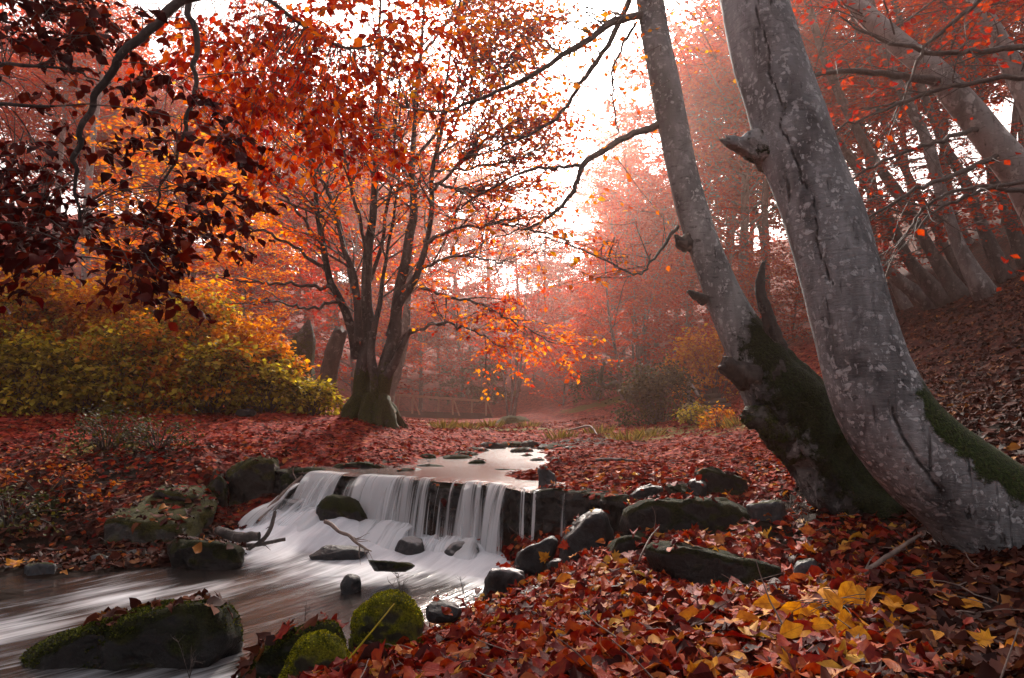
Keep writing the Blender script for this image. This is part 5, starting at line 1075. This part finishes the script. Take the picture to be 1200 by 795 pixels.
st = thing('wooden_stairs', P(840, 480, 18.8), 'flight of earth steps with log risers climbing the right bank', 'stairs'); org = np.array(st.location)
for (a, b_, Y) in (((834, 488), (862, 483), 17.6), ((830, 480), (856, 476), 18.3), ((826, 474), (850, 470), 19), ((822, 467), (844, 464), 19.8), ((820, 460), (838, 458), 20.6)):
    b = MB(); p0, p1 = P(*a, Y), P(*b_, Y); tube(b, crom([p0, (p0 + p1) / 2 + UP * .02, p1], 6), .08, 8); b.build('step', M['darkplank'], st, org)
rl = thing('railing', P(820, 475, 17.5), 'grey plank railing with one upright post beside the steps', 'railing'); org = np.array(rl.location)
for k, (dy, nm) in enumerate(((0, 'plank'), (8, 'plank'), (15, 'plank'))):
    b = MB(); beam(b, P(806, 466 + dy, 18.5), P(836 - k * 4, 491 + dy * .55, 16.5), .05, .13); b.build(nm, M['plank'], rl, org, smooth=False)
b = MB(); beam(b, P(807, 482, 18.4), P(807, 445, 18.4), .08, .08); b.build('post', M['plank'], rl, org, smooth=False)
b = MB(); beam(b, P(834, 498, 16.5), P(833, 484, 16.5), .09, .09); b.build('post', M['plank'], rl, org, smooth=False)
b = MB(); beam(b, P(807, 446, 18.4), P(819, 465, 17.6), .07, .05); b.build('handrail', M['plank'], rl, org, smooth=False)

# ------------------------------------------------------------------ sticks and small dead wood
def stick(rows, label, mat='stick', twigs=0, seed=0, name='dead_branch', cat='branch', wob=.006):
    rng = np.random.default_rng(seed); p2, r2 = pxcurve(rows, 34); p2 = p2 + fbm(p2 * 6, 2, seed)[:, None] * wob * np.array([1, 1, .6]) * 2
    b = MB(); tube(b, p2, r2, 8, .15, seed, np.zeros(34), 20)
    for k in range(twigs):
        i = rng.integers(10, 33); d = unit(p2[i] - p2[i - 1]); w = walk(p2[i], unit(d + rng.normal(0, .7, 3)), rng.uniform(.08, .25), 6, .25, (0, 0, .05), rng); tube(b, w, np.linspace(r2[i] * .5, .001, 6), 5)
    return tag(b.build(name, M[mat], None, p2[0], attr='moss'), label, cat)
stick([(302, 612, 7.3, 5), (325, 586, 7.6, 5), (350, 562, 7.9, 4), (369, 545, 8.2, 2.5)], 'long bare stick leaning from the water up beside the left cascade', twigs=2, seed=1)
stick([(380, 612, 6.4, 4.5), (405, 627, 6.2, 4), (425, 640, 6.1, 3), (437, 645, 6.0, 1.5)], 'bare twiggy branch lying across the white water', twigs=6, seed=2)
stick([(910, 712, 3.3, 3), (950, 706, 3.25, 5), (990, 690, 3.2, 6), (1020, 665, 3.3, 6), (1048, 648, 3.45, 5), (1078, 627, 3.6, 3)], 'curved grey branch lying on the leaves under the big beech', twigs=3, seed=3)
stick([(885, 705, 3.2, 3), (930, 703, 3.2, 4), (965, 697, 3.2, 2.5)], 'short pale stick just left of the curved grey branch', twigs=1, seed=4)
stick([(255, 622, 6.9, 10), (280, 630, 6.7, 12), (305, 628, 6.7, 10)], 'dark wet log end at the left stream edge', 'darkbark', seed=5)
stick([(250, 636, 6.5, 4), (290, 640, 6.4, 5), (335, 632, 6.5, 4)], 'thin dark branch stranded over the leaf-backed rock', 'darkbark', 3, 6)
stick([(290, 645, 6.3, 4), (312, 628, 6.4, 5), (322, 600, 6.6, 4)], 'short upright dark branch wedged at the left stream edge', 'darkbark', 2, 7)
stick([(665, 505, 14, 2), (690, 500, 14, 2.5), (700, 510, 13.5, 1.5)], 'bleached crooked twig on the far gravel', seed=8, twigs=3)
stick([(688, 540, 8.6, 3), (720, 539, 8.6, 4), (765, 541, 8.6, 2)], 'thin dark stick lying by the upper puddle', 'darkbark', 1, 9)
stick([(745, 668, 4.1, 2), (752, 650, 4.15, 2.2), (762, 630, 4.3, 2), (772, 618, 4.4, 1)], 'slim pale twig standing against the long rock step', seed=10, twigs=2)
stick([(650, 770, 2.6, 3), (600, 764, 2.8, 6), (565, 758, 3.0, 3)], 'dark half-buried stick among foreground leaves', 'darkbark', 1, 11)
def dry_plant(px, py, Y, h, label, seed, n=5, spread=.5):
    rng = np.random.default_rng(seed); p = P(px, py, Y); b = MB(); H = h * Y / 800
    for k in range(n):
        w = walk(p, np.array([rng.normal() * spread, rng.normal() * spread, 1]), H * rng.uniform(.6, 1.1), 7, .12, (0, 0, 0), rng); tube(b, w, np.linspace(.0022, .0008, 7), 4)
        for j in range(4):
            i = rng.integers(2, 6); w2 = walk(w[i], np.array([rng.normal(), rng.normal(), 1.]), H * .28, 4, .2, (0, 0, 0), rng); tube(b, w2, np.linspace(.0014, .0006, 4), 3)
    return tag(b.build('dry_plant', M['twig'], None, p), label, 'plant')
dry_plant(222, 795, 3.4, 48, 'dead branched weed stalk in front of the long mossy boulder', 1, 3, .25)
dry_plant(470, 700, 3.45, 32, 'thin bare twigs sprouting behind the round mossy dome', 2, 4, .45)
dry_plant(357, 728, 3.3, 30, 'thin bare twig sticking up behind the nearest mossy dome', 3, 2, .25)
dry_plant(545, 702, 4.5, 26, 'little dry sprig at the water edge', 4, 3, .4)
dry_plant(945, 620, 4.6, 42, 'tangle of dry stems under the leaning beech root', 5, 14, .9)
dry_plant(925, 600, 4.9, 40, 'dry bramble stems beside the smooth grey-green stone', 6, 12, .9)
p2, r2 = pxcurve([(395, 790, 2.6, 1.6), (415, 765, 2.7, 1.6), (440, 735, 2.8, 1.4), (462, 708, 3.0, 1)], 20); b = MB(); tube(b, p2, r2, 5); tag(b.build('grass_stalk', M['shrub_y'], None, p2[0]), 'long yellow grass stalk leaning across the two bright mossy domes', 'plant')

# ------------------------------------------------------------------ fallen leaves
allV = np.vstack([GV] + ROCKV); tris = np.vstack([GF[:, :3], GF[:, [0, 2, 3]]])
keep = np.hypot(GV[tris[:, 0], 0], GV[tris[:, 0], 1]) < 26; tris = tris[keep]
allT = np.vstack([tris, np.vstack(ROCKF) + len(GV)])
bvh = BVHTree.FromPolygons([tuple(v) for v in allV.tolist()], allT.tolist()); ng = len(tris)
def drop(xy, lim_rock=.3, wet=True):
    rng = np.random.default_rng(len(xy)); P_, N_, ok = [], [], []
    for x, y in xy:
        h = bvh.ray_cast(Vector((x, y, 6 + (y > 14) * 8)), Vector((0, 0, -1)))
        if h[0] is None: continue
        if h[2] >= ng and (rng.random() > lim_rock or h[1].z < .55): continue
        if abs(h[1].z) < .35: continue
        if -3.4 < x < 1.2 and 4 < y < 13.2 and lip_side(x, y) > -.02:
            if h[0].z < .652: continue
        elif h[0].z < .0 and h[2] < ng: continue
        P_.append(h[0][:]); N_.append(h[1][:])
    return np.array(P_), np.array(N_)
rg = np.random.default_rng(13)
def scatter(name, n, fx, mat, size, templates, tilt, label, lift=.02, lim_rock=.3, uv=False, cull=None):
    xy = fx(n); p, nr = drop(xy, lim_rock)
    if cull is not None:
        k = cull(p); p, nr = p[k], nr[k]
    m = len(p); nr = np.where(nr[:, 2:] < 0, -nr, nr)
    a = rg.uniform(0, 6.28, m); f = np.stack([np.cos(a), np.sin(a), rg.normal(0, tilt, m)], -1); nn_ = nr + rg.normal(0, tilt, (m, 3))
    f = f - nr * (f * nr).sum(1)[:, None] * .8
    LS = Leaves(); s = size * np.clip(rg.lognormal(-.05, .3, m), .45, 1.6) * np.clip(np.hypot(p[:, 0], p[:, 1]) / 13, 1, 1.5)
    LS.add(p + nr * (rg.uniform(.002, 1, m) ** 1.5 * lift)[:, None] + UP * .004, f, nn_, s)
    o = LS.build(name, M[mat], None, (0, 0, 0), templates, 3, uv, smooth=True); tag(o, label, kind='stuff'); print(name, m)
    return o
OV = tuple(_oval(curl=c, seed=s) for c, s in ((.12, 1), (-.2, 2), (.25, 3), (.05, 4))) + tuple(_oval(curl=c, wav=.09, seed=s) for s, c in ((5, .26), (6, -.3), (7, .18), (8, .36))) + (_maple(1, .25),)
def near_xy(n):
    r = np.exp(rg.uniform(math.log(1.15), math.log(6.8), n)) ; u = rg.uniform(-.6, 1.3, n); return np.stack([u * r, r], -1)
def mid_xy(n):
    r = np.exp(rg.uniform(math.log(5.5), math.log(24), n)); u = rg.uniform(-1.1, 1.15, n); return np.stack([u * r, r], -1)
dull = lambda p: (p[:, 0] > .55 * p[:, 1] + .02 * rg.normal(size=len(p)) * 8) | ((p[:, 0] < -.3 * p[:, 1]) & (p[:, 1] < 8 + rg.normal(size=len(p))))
scatter('fallen_leaves', 27000, near_xy, 'litter', .075, OV, .42, 'deep red and rust fallen leaves covering the near bank', .05, .28, True, lambda p: ~dull(p))
scatter('fallen_leaves', 92000, mid_xy, 'carpet', .072, (LEAF6, _oval(seed=7)), .3, 'pinkish red leaf carpet on the middle banks', .03, .4, False, lambda p: ~dull(p))
scatter('fallen_leaves', 85000, lambda n: np.vstack([near_xy(n // 3), mid_xy(2 * n // 3)]), 'brown', .085, (LEAF6,) + OV, .3, 'brown and dull dead leaves, darkened for shade, on the edges of both banks', .04, .3, True, dull)
tw = MB(); rng = np.random.default_rng(8); p_, n_r = drop(np.vstack([near_xy(260), mid_xy(120)]), 0.)
for q in p_:
    a = rng.uniform(0, 6.28); w = walk(q + UP * .035, np.array([math.cos(a), math.sin(a), rng.normal() * .12]), rng.uniform(.1, .45), 7, .18, (0, 0, 0), rng); tube(tw, w, np.linspace(rng.uniform(.002, .0045), .0012, 7), 5)
tag(tw.build('fallen_twigs', M['stick']), 'thin fallen twigs strewn among the leaves', kind='stuff')
# single bright leaves
golds = [(880, 732, 2.75, .15, 'large pale yellow maple leaf lying flat right of the grey stone'), (1143, 721, 2.75, .13, 'yellow leaf lying on dark leaves at the far right'), (672, 694, 3.9, .1, 'yellow maple leaf behind the plain grey stone'), (638, 651, 5.0, .09, 'yellow leaf caught at the foot of the low black rock'), (660, 757, 2.6, .09, 'orange-yellow curled leaf in front of the grey stone'), (822, 782, 2.1, .1, 'bright orange leaf at the bottom edge of the picture'), (733, 764, 2.45, .08, 'golden leaf lying in the middle of the red foreground leaves'), (40, 745, 3.7, .08, 'yellow leaf stuck to the left end of the long mossy boulder'), (340, 745, 3.0, .1, 'rusty maple leaf on top of the nearest mossy dome'), (452, 690, 3.5, .07, 'pale orange leaf on top of the round mossy dome'), (75, 728, 3.7, .1, 'brown-red leaf on the left shoulder of the long mossy boulder'), (15, 665, 6.0, .14, 'yellow leaf at the left picture edge by the square grey stone'), (960, 783, 2.0, .09, 'green-yellow leaf at the bottom below the seedling'), (1000, 790, 1.95, .1, 'ochre leaf on the bottom edge below the seedling')]
for k, (px, py, Y, s, lab) in enumerate(golds):
    q = P(px, py, Y); dcam = unit(q - np.array([0, 0, ZC])); h = bvh.ray_cast(Vector((0, 0, ZC)), Vector(dcam))
    pos = np.array(h[0][:]) if h[0] is not None else q; nrm_ = np.array(h[1][:]) if h[0] is not None else UP
    if nrm_ @ dcam > 0: nrm_ = -nrm_
    LS = Leaves(); a = rg.uniform(0, 6.28)
    f = np.array([math.cos(a), math.sin(a), .1]); f = f - nrm_ * (f @ nrm_)
    LS.add(pos + nrm_ * .035 - unit(f) * s / 2, f, nrm_ * .8 + UP * .5 - dcam * .5 + rg.normal(0, .15, 3), s)
    o = LS.build('fallen_leaf', M['gold' if k not in (8, 10) else 'litter'], None, pos, (_maple(k + 3, .2) if k % 3 != 1 else _oval(seed=k),), 0, True, True); tag(o, lab, 'leaf', 'single bright leaves')
# seedling with golden leaves
q = P(985, 745, 2.6); q[2] = zg(q[0], q[1])[0]
sg = thing('beech_seedling', q, 'small seedling with big golden leaves rising from the red leaves, lower right', 'plant')
b = MB(); rng = np.random.default_rng(5); tips = [(938, 706), (960, 722), (985, 715), (1000, 705), (950, 745), (975, 735), (1005, 742), (1030, 742), (955, 762), (985, 760), (1000, 772), (930, 735), (965, 690), (1015, 722), (1040, 780), (915, 708)]
stem = crom([q, q + [.0, .0, .1], P(985, 715, 2.6)], 12); tube(b, stem, np.linspace(.004, .002, 12), 6)
lv = []
for k, (px, py) in enumerate(tips):
    t_ = P(px, py, 2.6 + rng.normal() * .08); t_[2] = max(t_[2], zg(t_[0], t_[1])[0] + .07); s_ = stem[rng.integers(2, 11)]; tube(b, crom([s_, (s_ + t_) / 2 + UP * .015, t_], 6), .0015, 4); lv.append((t_, t_ - s_))
b.build('stem', M['twig'], sg, q)
for k, (t_, d) in enumerate(lv):
    LS = Leaves(); LS.add(t_, unit(d) * .7 + rng.normal(0, .35, 3) - UP * .15, UP * .6 - np.array([0, .9, 0]) + rng.normal(0, .35, 3), rng.uniform(.09, .13)); LS.build('leaf', M['gold'], sg, q, (_oval(seed=k, wav=.02),), 0, True, True)

# golden leaves lying round the seedling
for k in range(44):
    px, py = 975 + rng.normal() * 95, 750 + rng.normal() * 30
    h = bvh.ray_cast(Vector((0, 0, ZC)), Vector(unit(P(px, py, 2.5) - np.array([0, 0, ZC]))))
    if h[0] is None or h[0].z > 1.1: continue
    pos = np.array(h[0][:]) + UP * rng.uniform(.03, .05); a = rng.uniform(0, 6.28); s_ = rng.uniform(.06, .09)
    LS = Leaves(); LS.add(pos, [math.cos(a), math.sin(a), rng.normal() * .2], UP + rng.normal(0, .3, 3) - np.array([0, .35, 0]), s_)
    tag(LS.build('fallen_leaf', M['gold'], None, pos, (_oval(seed=k),) if k % 4 else (_maple(k, .2),), 0, True, True), 'golden leaf lying among red ones round the seedling, lower right', 'leaf', 'golden leaves round the seedling')

# ------------------------------------------------------------------ haze
hz = bmesh.new(); bmesh.ops.create_cube(hz, size=1)
zmin, zmax = float(GV[:, 2].min()) - 1, 62.
for v in hz.verts: v.co = (v.co.x * 520, v.co.y * 520, zmin if v.co.z < 0 else zmax)
me = bpy.data.meshes.new('haze'); hz.to_mesh(me); hz.free()
m, nt = new_mat('haze'); pv = nd(nt, 'VolumePrincipled', {'Color': (1, .66, .57, 1), 'Density': HAZE_DENSITY, 'Anisotropy': .75}); out(nt, None, pv.outputs[0]); me.materials.append(m)  # pink tint stands in for light filtered through the red leaves
ho = bpy.data.objects.new('haze', me); COL.objects.link(ho); tag(ho, kind='stuff', label='pale mist between the trees, tinted pink for light through red leaves')
print('verts top', max((o.matrix_world @ Vector(c)).z for o in SC.objects if o.type == 'MESH' and o.name != 'haze' for c in o.bound_box))
